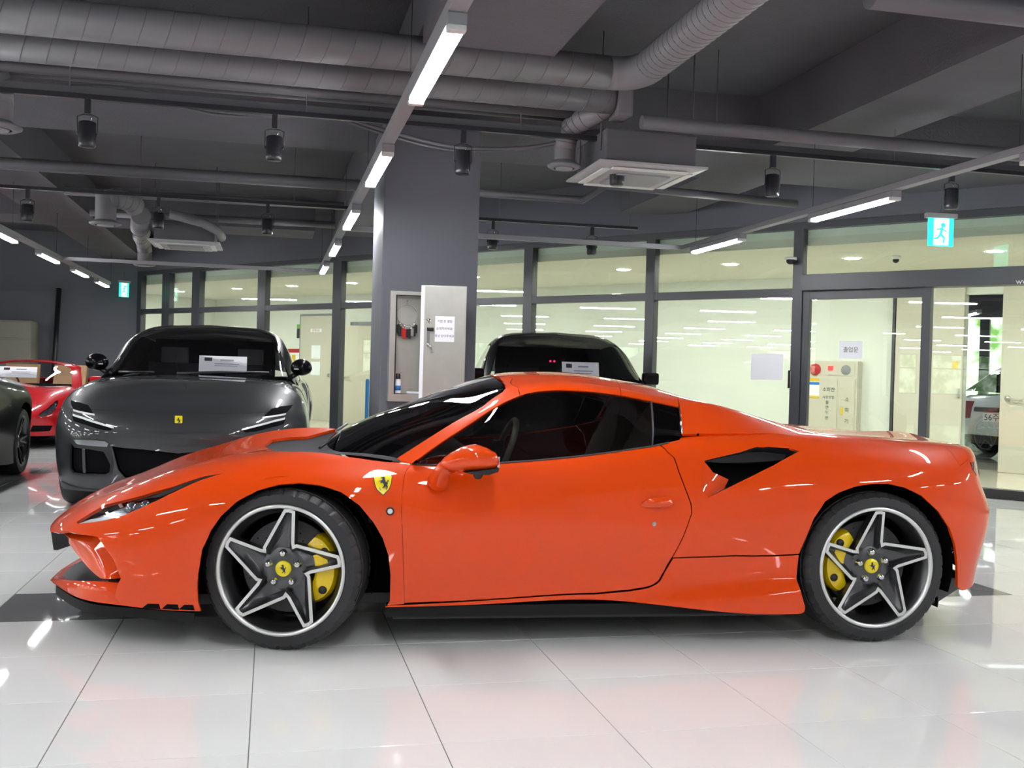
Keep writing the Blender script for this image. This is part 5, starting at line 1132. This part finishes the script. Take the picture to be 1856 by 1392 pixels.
SB = [
 [(.62, .885, 1.0), (.62, .87, 1.01), (.50, .81, 1.075), None, (.22, 0, 1.095)],
 [(.9, .895, 1.02), (.95, .815, 1.19), (.85, .745, 1.235), None, (.6, 0, 1.27)],
 [(1.2, .895, 1.03), (1.25, .76, 1.36), (1.15, .685, 1.39), None, (.95, 0, 1.44)],
 [(1.5, .895, 1.04), (1.5, .72, 1.435), (1.42, .64, 1.49), None, (1.28, 0, 1.55)],
 [(2.0, .90, 1.06), (2.0, .70, 1.46), (1.95, .60, 1.535), None, (1.85, 0, 1.589)],
 [(2.6, .90, 1.08), (2.6, .69, 1.44), (2.6, .60, 1.51), None, (2.6, 0, 1.575)],
 [(3.2, .88, 1.10), (3.2, .68, 1.36), (3.2, .59, 1.43), None, (3.2, 0, 1.5)],
 [(3.76, .80, 1.09), (3.76, .68, 1.13), (3.76, .56, 1.15), None, (3.8, 0, 1.19)]]
def prep(T, sx=1., sw=1., sz=1.):
    o = []
    for r in T:
        r = list(r)
        if r[3] is None: a = np.array(r[2]); c = np.array(r[4]); r[3] = tuple(a+(c-a)*np.array([.62, .5, .8]))
        o.append([(p[0]*sx, p[1]*sw, p[2]*sz) for p in r])
    return o
def xz_st(L, pts, smin=0., smax=1.):
    """side-view points (x, z) of a car -> surface parameters on its flank"""
    o = []; G = L.G; m = int(L.tu[4]*(L.nt-1))+3; S0, S1 = int(smin*(L.ns-1)), int(smax*(L.ns-1))+1
    for x, z in pts:
        D = (G[S0:S1, :m, 0]-x)**2+(G[S0:S1, :m, 2]-z)**2; i, j = np.unravel_index(D.argmin(), D.shape); o.append(((i+S0)/(L.ns-1), j/(L.nt-1)))
    return np.array(o)
def arch(L, xc, zc, r, smin, smax, rb=None):
    zb = L.G[:, 0, 2].min()
    a0 = math.asin(max(-1, (zb+.0-zc)/r)); A = [math.pi-a0+(2*a0-math.pi)*i/22 for i in range(23)]
    pts = [(xc+r*math.cos(a), max(zc+r*math.sin(a), zb)) for a in A]; q = xz_st(L, pts, smin, smax); q[0, 1] = 0; q[-1, 1] = 0; return q
def spoke_wheel(root, x, y, z, sgn, rt, wt, rr, nsp=10, m='rim', steer=0.):
    t = empty('wheel', (x, y, z), steer, root); k = sgn; hw = wt/2
    prof = [(rr-.004, -hw+.01), (rr+.012, -hw+.002), (rt-.055, -hw-.004), (rt-.02, -hw+.003), (rt-.004, -hw+.03), (rt, -hw+.05), (rt, hw-.05), (rt-.004, hw-.03), (rt-.02, hw-.003), (rt-.055, hw+.004), (rr+.012, hw-.002), (rr-.004, hw-.01)]
    MB().lathe(prof, 64, 'y').build('tyre', M['rubber'], t, sharp=30)
    MB().lathe([(rr+.006, k*(hw-.008)), (rr-.008, k*(hw-.002)), (rr-.04, k*(hw-.06)), (rr-.03, -k*(hw-.03))], 48, 'y').build('rim_barrel', M[m], t)
    sp = MB()
    for q in range(nsp):
        a = 2*math.pi*(q//2)/(nsp/2)+(.16 if q % 2 else -.16); b = 2*math.pi*(q//2)/(nsp/2)+(.05 if q % 2 else -.05); c0, s0, c1, s1 = math.cos(b), math.sin(b), math.cos(a), math.sin(a); R0, R1 = .05, rr-.006; wv = .011
        V = []
        for (cc, ss, R, d) in ((c0, s0, R0, hw-.05), (c1, s1, R1, hw-.014)):
            for e, dd in ((-wv, 0), (wv, 0), (wv, -.03), (-wv, -.03)): V.append((R*cc-e*ss, k*(d+dd), R*ss+e*cc))
        sp.add(V, [(0, 1, 5, 4), (1, 2, 6, 5), (2, 3, 7, 6), (3, 0, 4, 7), (0, 3, 2, 1), (4, 5, 6, 7)])
    o_ = sp.build('spokes', M[m], t)
    MB().lathe([(.075, k*(hw-.07)), (.065, k*(hw-.045)), (0, k*(hw-.04))], 24, 'y').build('hub', M[m], t)
    MB().lathe([(.06, k*(hw-.13)), (.18, k*(hw-.13)), (.18, k*(hw-.15)), (.06, k*(hw-.15))], 40, 'y').build('brake_disc', M['disc'], t)
    return t
def liner(root, x, z, r, w0, w1):
    for s_ in (-1, 1):
        V = []; n = 22
        for i in range(n+1):
            a = math.radians(-25+230*i/n); V += [(x+r*math.cos(a), s_*w0, z+r*math.sin(a)), (x+r*math.cos(a), s_*w1, z+r*math.sin(a))]
        mb = MB().add(V, [(2*i, 2*i+1, 2*i+3, 2*i+2) for i in range(n)], True); mb.add([V[2*i] for i in range(n+1)], [tuple(range(n+1))]); mb.build('wheel_liner', M['blackm'], root)
def greenhouse(LB, root, paint, sEnd, glass='tint2', side='tintdark', wtop=.40, rw=(.86, 1.)):
    """pillars, roof, screen and side glass of a closed car from its upper loft"""
    t1, t2 = LB.tu[1], LB.tu[2]; sT = LB.su[3]
    LB.panel('windscreen', np.array([(0, t2+.01), (sT-.01, t2+.01), (sT+.012, t2+.06), (sT+.012, 1), (0, 1)]), M[glass], root, 'both', inset=0, flange=0, res=.04)
    LB.panel('roof', np.array([(0, t1), (.05, t1), (sEnd, t1), (sEnd+.02, 1), (sT+.014, 1), (sT+.014, t2+.055), (sT-.008, t2+.006), (0, t2+.006)]), paint, root, 'both', inset=.001, res=.04)
    for sd in ('near', 'far'):
        LB.panel('front_side_window', np.array([(.02, .02), (.5, .0), (.5, t1-.02), (.3, t1-.02), (.05, t1-.02)]), M[side], root, sd, inset=.004, flange=.006, off=-.006, res=.04)
        LB.panel('rear_side_window', np.array([(.51, 0), (.8, 0), (.84, t1-.03), (.51, t1-.02)]), M[side], root, sd, inset=.004, flange=.006, off=-.006, res=.04)
        LB.panel('side_pillar', np.array([(0, 0), (.86, 0), (.9, t1), (0, t1)]), M['blackm'], root, sd, inset=0, flange=0, off=-.012, res=.05)
    LB.panel('rear_screen', np.array([(sEnd+.004, 0), (1, 0), (1, 1), (sEnd+.024, 1)]), M['tintdark'], root, 'both', inset=.001, flange=.004, res=.05)
def price_sheet(root, x, y, z, w_, h_, tilt, label, rz=0.):
    """paper price sheet lying behind a windscreen (top-level)"""
    p = root.matrix_world @ Vector((x, y, z)) if False else None
# ---------------------------------------------------------------- graphite SUV seen from the front
QX, QY, QR = -.655, 9.15, math.radians(88.2); qxf = carxf(QX, QY, QR)
QA = Loft(prep(SA), qxf, 360, 180, sgn=1); QB = Loft(prep(SB), qxf, 240, 120, sgn=1)
SUV = empty('suv', (QX, QY, 0), QR); tag(SUV, 'dark graphite SUV facing forward with yellow badge and slim slit headlamps', 'car')
T4q = QA.tu[4]
wh = [arch(QA, 0, .37, .425, .1, .5), arch(QA, 3.018, .375, .43, .55, .95)]
up = [(129, 726), (146, 730), (160, 734.6), (165, 742), (169, 749.6), (150, 746), (133, 741)]
lo = [(131, 753), (150, 758.5), (180, 768), (206, 776), (199, 780.5), (180, 778), (155, 770), (133.5, 763)]
sk = [(129.6, 803.7), (135, 811), (160, 814), (188, 818.7), (195, 832), (200.5, 844), (198, 856), (190, 860), (150, 859), (133, 857), (127.6, 850), (127, 825)]
upS, loS, skS = [QA.poly(q, (0, .62), (0, .35)) for q in (up, lo, sk)]
def qst(px, lim=(0, .62), slim=(0, .35)): return QA.poly(px, lim, slim)
gr = qst([(203, 809), (226, 812), (262, 815), (330, 822)]); grb = qst([(330, 880), (262, 872), (226, 866), (214, 852)])
gr = np.concatenate([gr, [(0, gr[-1][1]), (0, grb[0][1])], grb])
body = np.array([(0, 0)]+[tuple(q) for q in wh[0]]+[tuple(q) for q in wh[1]]+[(1, 0), (1, T4q+.1), (.72, T4q+.02), (QA.su[6], T4q+.02), (QA.su[5]+.01, QA.tu[5]), (QA.su[4]+.02, .84), (QA.su[4]+.0, 1), (0, 1)])
# split: bonnet above the shut line, body shell below
shut = qst([(169, 742.5), (183, 743), (230, 746), (276, 747.5), (329, 749)], (.2, .8)); bon_t = shut[:, 1]
bonnet = np.array([tuple(q) for q in shut]+[(0, shut[-1][1]), (0, 1), (QA.su[4], 1), (QA.su[4]+.02, .84), (QA.su[5]+.005, QA.tu[5]), (QA.su[4], QA.tu[5]), (QA.su[3], T4q+.09), (QA.su[2]+.03, T4q+.04)])
shell = np.array([(0, 0)]+[tuple(q) for q in wh[0]]+[tuple(q) for q in wh[1]]+[(1, 0), (1, T4q+.1), (.72, T4q+.02), (QA.su[6], T4q+.02), (QA.su[5]+.01, QA.tu[5]), (QA.su[5]+.005, QA.tu[5]), (QA.su[4], QA.tu[5]), (QA.su[3], T4q+.09), (QA.su[2]+.03, T4q+.04)]+[tuple(q) for q in shut]+[(0, shut[-1][1])])
QA.panel('body_shell', shell, M['pgrey'], SUV, 'both', inset=0, holes=[skS, gr], res=.034)
QA.panel('bonnet', bonnet, M['pgrey'], SUV, 'both', inset=.0012, res=.034)
for nm, hp_, m_ in (('headlamp_slit', upS, 'blackm'), ('headlamp_slit', loS, 'blackm'), ('side_intake', skS, 'blackm')):
    for sd in ('near', 'far'): QA.panel(nm, hp_, M[m_], SUV, sd, off=-.03 if nm == 'side_intake' else .003, flange=0 if nm == 'side_intake' else .006, inset=-0., res=.03)
QA.panel('lower_grille', gr, M['blackm'], SUV, 'both', off=-.04, flange=0, inset=0, res=.04)
for sd in ('near', 'far'):
    QA.panel('light_guide', qst([(133, 742), (150, 746.5), (171.6, 750.5), (171.6, 753.5), (150, 749.5), (133, 745.5)]), M['drl'], SUV, sd, off=.004, flange=.01, inset=0, res=.02)
    QA.panel('light_guide', qst([(132.5, 750), (150, 755.5), (180, 765.5), (206, 774), (206, 777), (180, 769.5), (150, 759.5), (132.5, 754)]), M['drl'], SUV, sd, off=.004, flange=.01, inset=0, res=.02)
    QA.panel('fog_lamp', qst([(133, 797), (165, 797.5), (190, 799.5), (197, 804), (194, 810), (165, 808), (140, 805)]), M['lampin'], SUV, sd, off=.004, flange=.01, inset=0, res=.02)
    QA.panel('intake_blade', qst([(147, 814), (152, 815), (154, 858), (149, 858)]), M['pgrey'], SUV, sd, off=-.012, flange=.01, inset=0, res=.03)
for sd in ('near', 'far'): QA.panel('intake_frame', qst([(126, 801), (133, 795), (165, 795), (192, 797), (199, 804), (206, 838), (204, 858), (196, 864), (150, 863), (130, 861), (124, 850), (123, 822)]), M['black'], SUV, sd, off=.002, flange=.004, inset=0, res=.03, holes=[skS])
slot = qst([(206, 774), (230, 777), (262, 780), (329, 783)], (.2, .6)); slb = qst([(329, 787), (262, 783.5), (230, 780), (207, 776.5)], (.2, .6))
QA.panel('nose_slot', np.concatenate([slot, [(0, slot[-1][1]), (0, slb[0][1])], slb]), M['black'], SUV, 'both', off=.002, flange=.003, inset=0, res=.03)
lips = qst([(113, 872), (130, 880), (150, 885), (200, 889)], (0, .3), (0, .35)); 
QA.panel('lower_lip', np.concatenate([[(0, 0), (lips[0][0], 0)], lips, [(0, lips[-1][1])]]), M['greyaero'], SUV, 'both', off=.012, flange=.012, inset=0, res=.04)
# yellow badge on the nose
q = qst([(329.5, 762)], (.2, .8), (0, .2))[0]; P_ = QA.P(np.array([[0, q[1]]]))[0]; N_ = QA.N(np.array([[0, q[1]]]))[0]
bd = MB().box(-.028, .028, -.004, .003, -.036, .036, .004).build('badge_plate', M['badge'], SUV, (P_[0]-.004, 0, P_[2]), (0, 0, -math.pi/2)); link('badge_horse', horse_mesh(.045), M['ink'], bd, (0, -.0055, 0))
greenhouse(QB, SUV, M['pblack'], .86)
for s_ in (-1, 1):
    for X, R_ in ((0, .37), (3.018, .375)):
        spoke_wheel(SUV, X, s_*(.985-.135), R_, s_, R_, .27, .28, 10)
    mr = empty('door_mirror', (.70, s_*.85, 1.13), 0, SUV)
    bm = bmesh.new(); bmesh.ops.create_uvsphere(bm, u_segments=24, v_segments=14, radius=1)
    for v in bm.verts:
        x, y, z = v.co; v.co = (x*.085 if x < 0 else x*.05, s_*.055+y*.10, .05+z*.078*(1.1 if z > 0 else .9))
    me = bpy.data.meshes.new('mirror_shell'); bm.to_mesh(me); bm.free(); me.polygons.foreach_set('use_smooth', [True]*len(me.polygons)); me.materials.append(M['pblack']); link('mirror_shell', me, None, mr)
    MB().tube([(0, -s_*.07, -.06), (0, s_*.02, 0)], .025, 10).build('mirror_stalk', M['black'], mr)
    MB().tube([(-.085, s_*-.01, .04), (-.06, s_*.1, .04)], .006, 6).build('indicator_strip', M['drl'], mr)
liner(SUV, 0, .37, .43, .5, .93); liner(SUV, 3.018, .375, .435, .5, .94)
MB().box(-.75, 3.8, -.62, .62, .2, .28).build('underbody', M['blackm'], SUV); MB().box(-.7, .45, -.5, .5, .28, .62).build('engine_bay', M['blackm'], SUV); 
cb = MB(); cb.box(.5, 3.6, -.82, .82, .28, .32); cb.prism([(.35, .9), (.3, 1.05), (.9, 1.05), (1.0, .9)], -.78, .78, 'y'); cb.box(2.3, 2.36, -.62, .62, .32, 1.45); cb.build('cabin_tub', M['blackm'], SUV)
for y in (-.38, .38):
    s0 = MB(); s0.prism([(1.3, .55), (1.25, .68), (1.7, .66), (1.9, 1.2), (2.0, 1.2), (1.9, .55)], y-.25, y+.25, 'y'); s0.prism([(1.9, 1.2), (1.92, 1.36), (2.02, 1.36), (2.02, 1.2)], y-.13, y+.13, 'y'); s0.build('front_seat', M['black'], SUV)
MB().tube([(.18, .15, 1.105), (.26, -.2, 1.125), (.35, -.62, 1.13)], .012, 8).build('wiper', M['black'], SUV)
MB().tube([(.3, .65, 1.105), (.24, .35, 1.112)], .01, 8).build('wiper', M['black'], SUV)
def sheet_on_dash(car_obj_xf, rz, px4, yw, label, name='price_sheet', lines=True):
    """paper sheet standing behind a windscreen; px centre + size, depth from the dashboard it rests on"""
    (u0, v0), (u1, v1) = px4; a = aty(u0, v1, yw); b = aty(u1, v1, yw); c = aty((u0+u1)/2, v0, yw); w_ = b[0]-a[0]; h_ = c[2]-(a[2]+b[2])/2
    t = empty(name, ((a[0]+b[0])/2, yw, (a[2]+b[2])/2), rz); tag(t, label, 'price sheet')
    tilt = math.radians(-35); L = h_*1.02
    def pl(x0, x1, f0, f1, d): return [(x0, -d+f0*L*math.sin(-tilt)*.6, f0*L), (x1, -d+f0*L*math.sin(-tilt)*.6, f0*L), (x1, -d+f1*L*math.sin(-tilt)*.6, f1*L), (x0, -d+f1*L*math.sin(-tilt)*.6, f1*L)]
    def quad(nm, x0, x1, f0, f1, d, m): MB().add(pl(x0, x1, f0, f1, d)+pl(x0, x1, f0, f1, d-.0008), [(0, 1, 2, 3), (4, 5, 6, 7), (0, 1, 5, 4), (1, 2, 6, 5), (2, 3, 7, 6), (3, 0, 4, 7)]).build(nm, m, t)
    quad('sheet', -w_/2, w_/2, 0, 1, 0, M['sheetw']); quad('logo_block', -w_*.39, -w_*.23, .68, .9, .0012, M['ink']); quad('title_line', -w_*.06, w_*.22, .72, .8, .0012, M['inkgrey']); quad('text_line', -w_*.18, w_*.34, .5, .55, .0012, M['inkgrey']); quad('text_line', -w_*.18, w_*.3, .38, .42, .0012, M['inkgrey'])
M['sheetw'] = mat('bright_paper', (.9, .92, .95), .6)
sheet_on_dash(None, 0., ((360, 646), (447, 675)), 9.7, 'white price sheet behind the graphite SUV windscreen')
# ---------------------------------------------------------------- black SUV behind the column
KX, KY, KR = 2.90, 9.71, math.radians(82.2); kxf = carxf(KX, KY, KR)
KA = Loft(prep(SA, .87, .99, 1.03), kxf, 240, 120); KB = Loft(prep(SB, .92, 1.0, 1.045), kxf, 200, 100)
K = empty('suv', (KX, KY, 0), KR); tag(K, 'black SUV parked behind the roof of the orange sports car', 'car')
T4k = KA.tu[4]; wk = [arch(KA, 0, .37, .42, .1, .5), arch(KA, 2.62, .375, .42, .55, .95)]
KA.panel('body_shell', np.array([(0, 0)]+[tuple(q) for q in wk[0]]+[tuple(q) for q in wk[1]]+[(1, 0), (1, 1), (0, 1)]), M['pblack'], K, 'both', inset=0, res=.05)
greenhouse(KB, K, M['pblack'], .84)
for s_ in (-1, 1):
    for X in (0, 2.62): spoke_wheel(K, X, s_*.84, .37, s_, .37, .27, .27, 10)
    mr = empty('door_mirror', (.66, s_*.86, 1.1), 0, K); MB().box(-.08, .05, min(-s_*.02, s_*.15), max(-s_*.02, s_*.15), 0, .13, .03).build('mirror_shell', M['pblack'], mr); MB().tube([(0, -s_*.06, -.04), (0, s_*.04, .04)], .03, 10).build('mirror_stalk', M['black'], mr)
    hl_ = KA.panel('headlamp', np.array([(KA.su[2]-.02, KA.tu[3]), (KA.su[3]-.01, KA.tu[3]+.01), (KA.su[3]-.005, KA.tu[3]+.05), (KA.su[2]-.02, KA.tu[3]+.03)]), M['lampin'], K, 'near' if s_ < 0 else 'far', off=.004, inset=0, flange=.01)
liner(K, 0, .37, .425, .5, .92); liner(K, 2.62, .375, .425, .5, .92)
MB().box(-.72, 3.2, -.6, .6, .2, .28).build('underbody', M['blackm'], K)
KA.panel('grille', np.array([(0, .12), (KA.su[1], .12), (KA.su[1]+.01, KA.tu[3]), (0, KA.tu[3])]), M['black'], K, 'both', off=.006, inset=0, flange=.01)
cb = MB(); cb.prism([(.3, .9), (.25, 1.1), (.85, 1.1), (.95, .9)], -.78, .78, 'y'); cb.box(.5, 2.6, -.8, .8, .3, .34); cb.box(2.0, 2.06, -.62, .62, .34, 1.5); cb.build('cabin_tub', M['blackm'], K)  # tub includes an added black bulkhead blocking light from the rear glass
for y in (-.38, .38):
    s0 = MB(); s0.prism([(1.2, .55), (1.15, .7), (1.6, .68), (1.8, 1.25), (1.9, 1.25), (1.8, .55)], y-.25, y+.25, 'y'); s0.build('front_seat', M['black'], K)
for s_ in (-1, 1): MB().lathe([(0, 0), (.012, 0)], 10, 'x', (1.2, .05+s_*.022, 1.33)).build('cabin_light', mat('red_glow', (.4, 0, .05), .4, emit=(1, .02, .15), es=1.5), K)
sheet_on_dash(None, -.13, ((1020, 657), (1085, 690)), 10.25, 'white price sheet behind the black SUV windscreen')
# ---------------------------------------------------------------- sports cars at the far left (share the sports car proportions)
def coupe(name, ox, oy, rzd, paint, label, open_top=False, sz=1.05, sgn=-1, wheel_m='rim', glass='tint2'):
    xf = carxf(ox, oy, math.radians(rzd)); AT2 = prep([list(r) for r in AT], 1, .97, sz)
    L1 = Loft(AT2, xf, 260, 130, sgn); root = empty(name, (ox, oy, 0), math.radians(rzd)); tag(root, label, 'car')
    BT2 = prep([list(r) for r in BT], 1, .97, sz)
    L2 = Loft(BT2, xf, 200, 100, sgn)
    w_ = [arch(L1, 0, .34, .385, .08, .42), arch(L1, 2.655, .345, .40, .6, .92)]
    hs = np.array([tuple(q) for q in hlu]+[tuple(q) for q in hll[:-1]])
    hs = np.array([(.105, .33), (.15, .40), (.175, .455), (.168, .47), (.14, .475), (.11, .44), (.098, .39)])
    cut = [(1, 0), (1, 1)]
    if open_top:
        cab_ = [(.745, 1), (.735, T4+.06), (.60, T4+.02), (.40, T4+.02), (.33, T4+.08), (.30, .8), (.30, 1)]
    else:
        cab_ = [(.745, 1), (.735, T4+.06), (.60, T4+.02), (.40, T4+.02), (.33, T4+.08), (.30, .8), (.30, 1)]
    L1.panel('body_shell', np.array([(0, 0)]+[tuple(q) for q in w_[0]]+[tuple(q) for q in w_[1]]+cut+cab_+[(0, 1)]), paint, root, 'both', inset=0, holes=[hs], res=.04)
    for sd in ('near', 'far'):
        L1.panel('headlamp_lens', hs, M['lampglass'], root, sd, inset=.001, flange=.004, off=-.002, res=.02); L1.panel('headlamp_bowl', hs, M['lampin'], root, sd, inset=0, flange=0, off=-.03, res=.02)
        c_ = hs.mean(0); P = L1.P(c_[None])[0]-L1.N(c_[None])[0]*.03
        L1.panel('side_intake', np.array([(.085, .05), (.13, .06), (.135, .13), (.09, .14)]), M['blackm'], root, sd, off=.003, flange=.004, inset=0)
    L1.panel('grille', np.array([(0, .06), (.06, .06), (.07, .2), (0, .22)]), M['blackm'], root, 'both', off=.003, flange=.004, inset=0)
    t1, t2 = L2.tu[1], L2.tu[2]; sT = L2.su[4]
    L2.panel('windscreen', np.array([(0, t2+.02), (sT-.03, t2+.02), (sT-.005, t2+.1), (sT-.005, 1), (0, 1)]), M[glass], root, 'both', inset=0, flange=0, res=.04)
    L2.panel('windscreen_frame', np.array([(0, t1), (sT, t1), (sT+.03, t2), (sT+.03, 1), (sT-.004, 1), (sT-.004, t2+.095), (sT-.028, t2+.018), (0, t2+.018)]), paint, root, 'both', inset=0, res=.03)
    for s_ in (-1, 1):
        spoke_wheel(root, 0, s_*(.92-.12), .34, s_, .34, .245, .265, 10, wheel_m); spoke_wheel(root, 2.655, s_*(.94-.15), .345, s_, .345, .3, .265, 10, wheel_m)
        mr = empty('door_mirror', (.62, s_*.93, .86), 0, root); MB().box(-.07, .05, min(-s_*.02, s_*.2), max(-s_*.02, s_*.2), 0, .11, .03).build('mirror_shell', paint, mr); MB().tube([(0, -s_*.08, -.04), (0, s_*.04, .03)], .02, 8).build('mirror_stalk', M['black'], mr)
    liner(root, 0, .34, .39, .5, .9); liner(root, 2.655, .345, .405, .5, .9); MB().box(-.8, 3.1, -.58, .58, .115, .16).build('underbody', M['blackm'], root)
    if open_top:
        cb = MB(); cb.prism([(.3, .5), (.3, .78), (.85, .84), (.95, .7), (.95, .45)], -.66, .66, 'y'); cb.build('dashboard', M['blackm'], root); MB().box(.4, 2.2, -.7, .7, .3, .36).build('cabin_floor', M['blackm'], root)
        for y in (-.36, .36):
            s0 = MB(); s0.prism([(1.15, .45), (1.1, .58), (1.5, .54), (1.68, .95), (1.72, 1.12), (1.82, 1.12), (1.8, .9), (1.68, .45)], y-.24, y+.24, 'y'); s0.build('seat', M['tan'], root)
        MB().tube([(1.0+.17*math.sin(a)*.3, .36+.17*math.cos(a), .80+.17*math.sin(a)) for a in [2*math.pi*i/24 for i in range(24)]], .015, 6, closed=True).build('steering_wheel', M['black'], root)
        for s_ in (-1, 1): MB().prism([(.6, .55), (.6, .80), (1.9, .86), (1.9, .55)], s_*.70, s_*.76, 'y').build('door_card', M['tan'], root)
    else:
        sE = .66
        L2.panel('roof', np.array([(sT+.031, t1), (sE, t1), (sE+.01, 1), (sT+.031, 1), (sT+.031, t2)]), paint, root, 'both', inset=0, res=.04)
        for sd in ('near', 'far'): L2.panel('side_window', np.array([(.01, 0), (.6, 0), (.64, t1), (.03, t1)]), M['tintdark'], root, sd, inset=.002, flange=.004, res=.04)
        L2.panel('rear_screen', np.array([(sE+.001, 0), (1, 0), (1, 1), (sE+.011, 1)]), M['tintdark'], root, 'both', inset=.001, res=.05)
        MB().box(.4, 2.0, -.7, .7, .3, .5).build('cabin_tub', M['blackm'], root)
    return root
q = aty(20, 700, 15.6)
coupe('convertible_car', q[0], 15.6, 86, M['pred'], 'red open-top sports car with tan seats behind the graphite SUV', True, 1.0)
sheet_on_dash(None, 0., ((-2, 665), (66, 684)), 16.1, 'white price sheet behind the red convertible windscreen')
coupe('coupe_car', -3.43, 8.85, 90, M['pblack'], 'glossy black car with spoked wheel beside the graphite SUV', False, 1.08)
coupe('coupe_car', -1.3, 15.7, 90, M['pblack'], 'black coupe half hidden behind the graphite SUV', False, 1.0)
# ---------------------------------------------------------------- white SUV in the garage beyond the doorway
def offhit(u, v, off): d = ray(u, v); return CAM+d*(((WP+WN*off-CAM)@WN)/(d@WN))
p0 = offhit(1815, 727, CD+1.5); grz = math.radians(203); wo = p0-np.array([math.cos(grz), math.sin(grz), 0])*4.0
wxf = carxf(wo[0], wo[1], grz); GA = Loft(prep(SA, 1, .95, .97), wxf, 240, 120); GB = Loft(prep(SB, 1, .95, 1.0), wxf, 200, 100)
Gc = empty('suv', (wo[0], wo[1], 0), grz); tag(Gc, 'white SUV seen from behind through the open doorway', 'car')
wg = [arch(GA, 0, .37, .42, .1, .5), arch(GA, 3.0, .375, .42, .55, .95)]
GA.panel('body_shell', np.array([(0, 0)]+[tuple(q) for q in wg[0]]+[tuple(q) for q in wg[1]]+[(1, 0), (1, 1), (0, 1)]), M['pwhite'], Gc, 'both', inset=0, res=.05)
greenhouse(GB, Gc, M['pwhite'], .86)
for s_ in (-1, 1):
    for X in (0, 3.0): spoke_wheel(Gc, X, s_*.82, .37, s_, .37, .27, .27, 10)
    GA.panel('tail_lamp', np.array([(.90, GA.tu[2]+.02), (.935, GA.tu[2]+.03), (.935, GA.tu[4]-.05), (.905, GA.tu[4]-.05)]), M['tail'], Gc, 'near' if s_ < 0 else 'far', off=.004, inset=0, flange=.01)
liner(Gc, 0, .37, .425, .5, .9); liner(Gc, 3.0, .375, .425, .5, .9)
GA.panel('rear_valance', np.array([(.9, 0), (1, 0), (1, GA.tu[1]-.02), (.9, GA.tu[1]-.02)]), M['black'], Gc, 'both', off=.012, inset=0, flange=.015)
MB().box(-.72, 3.7, -.58, .58, .2, .28).build('underbody', M['blackm'], Gc)
TXT = Matrix(((0, 0, 1, 0), (1, 0, 0, 0), (0, 1, 0, 0), (0, 0, 0, 1)))
pl_ = MB().box(4.02, 4.03, -.27, .27, .64, .77, .004).build('number_plate', M['paper'], Gc); text('plate_digits', '56주', .13, M['ink'], pl_, Matrix.Translation((4.0308, -.25, .66)) @ TXT, .0004)
MB().prism([(3.93, .80), (4.03, .79), (4.02, .85), (3.93, .87)], -.42, .42, 'y').build('plate_garnish', M['black'], Gc)
for k in range(5): MB().box(4.0, 4.03, -.3+.12*k, -.24+.12*k, .54, .56).build('tailgate_letter', M['chrome'], Gc)
# garage lamp, plus two tubes added to brighten the dark garage
gl = offhit(1775, 566, CD+3.2)
for q, lab in ((0, 'glowing LED tube above the white SUV in the garage'), (-1.6, 'added LED tube over the garage entry to brighten the white SUV'), (2.2, 'added LED tube deep in the garage to brighten the white SUV')):
    t = copy_tree(lp); t.location = tuple(gl+WE*(q*.4)+WN*q); t.rotation_euler = (0, 0, -WA+.5); tag(t, lab, 'light')
    if 'group' in t.keys(): del t['group']
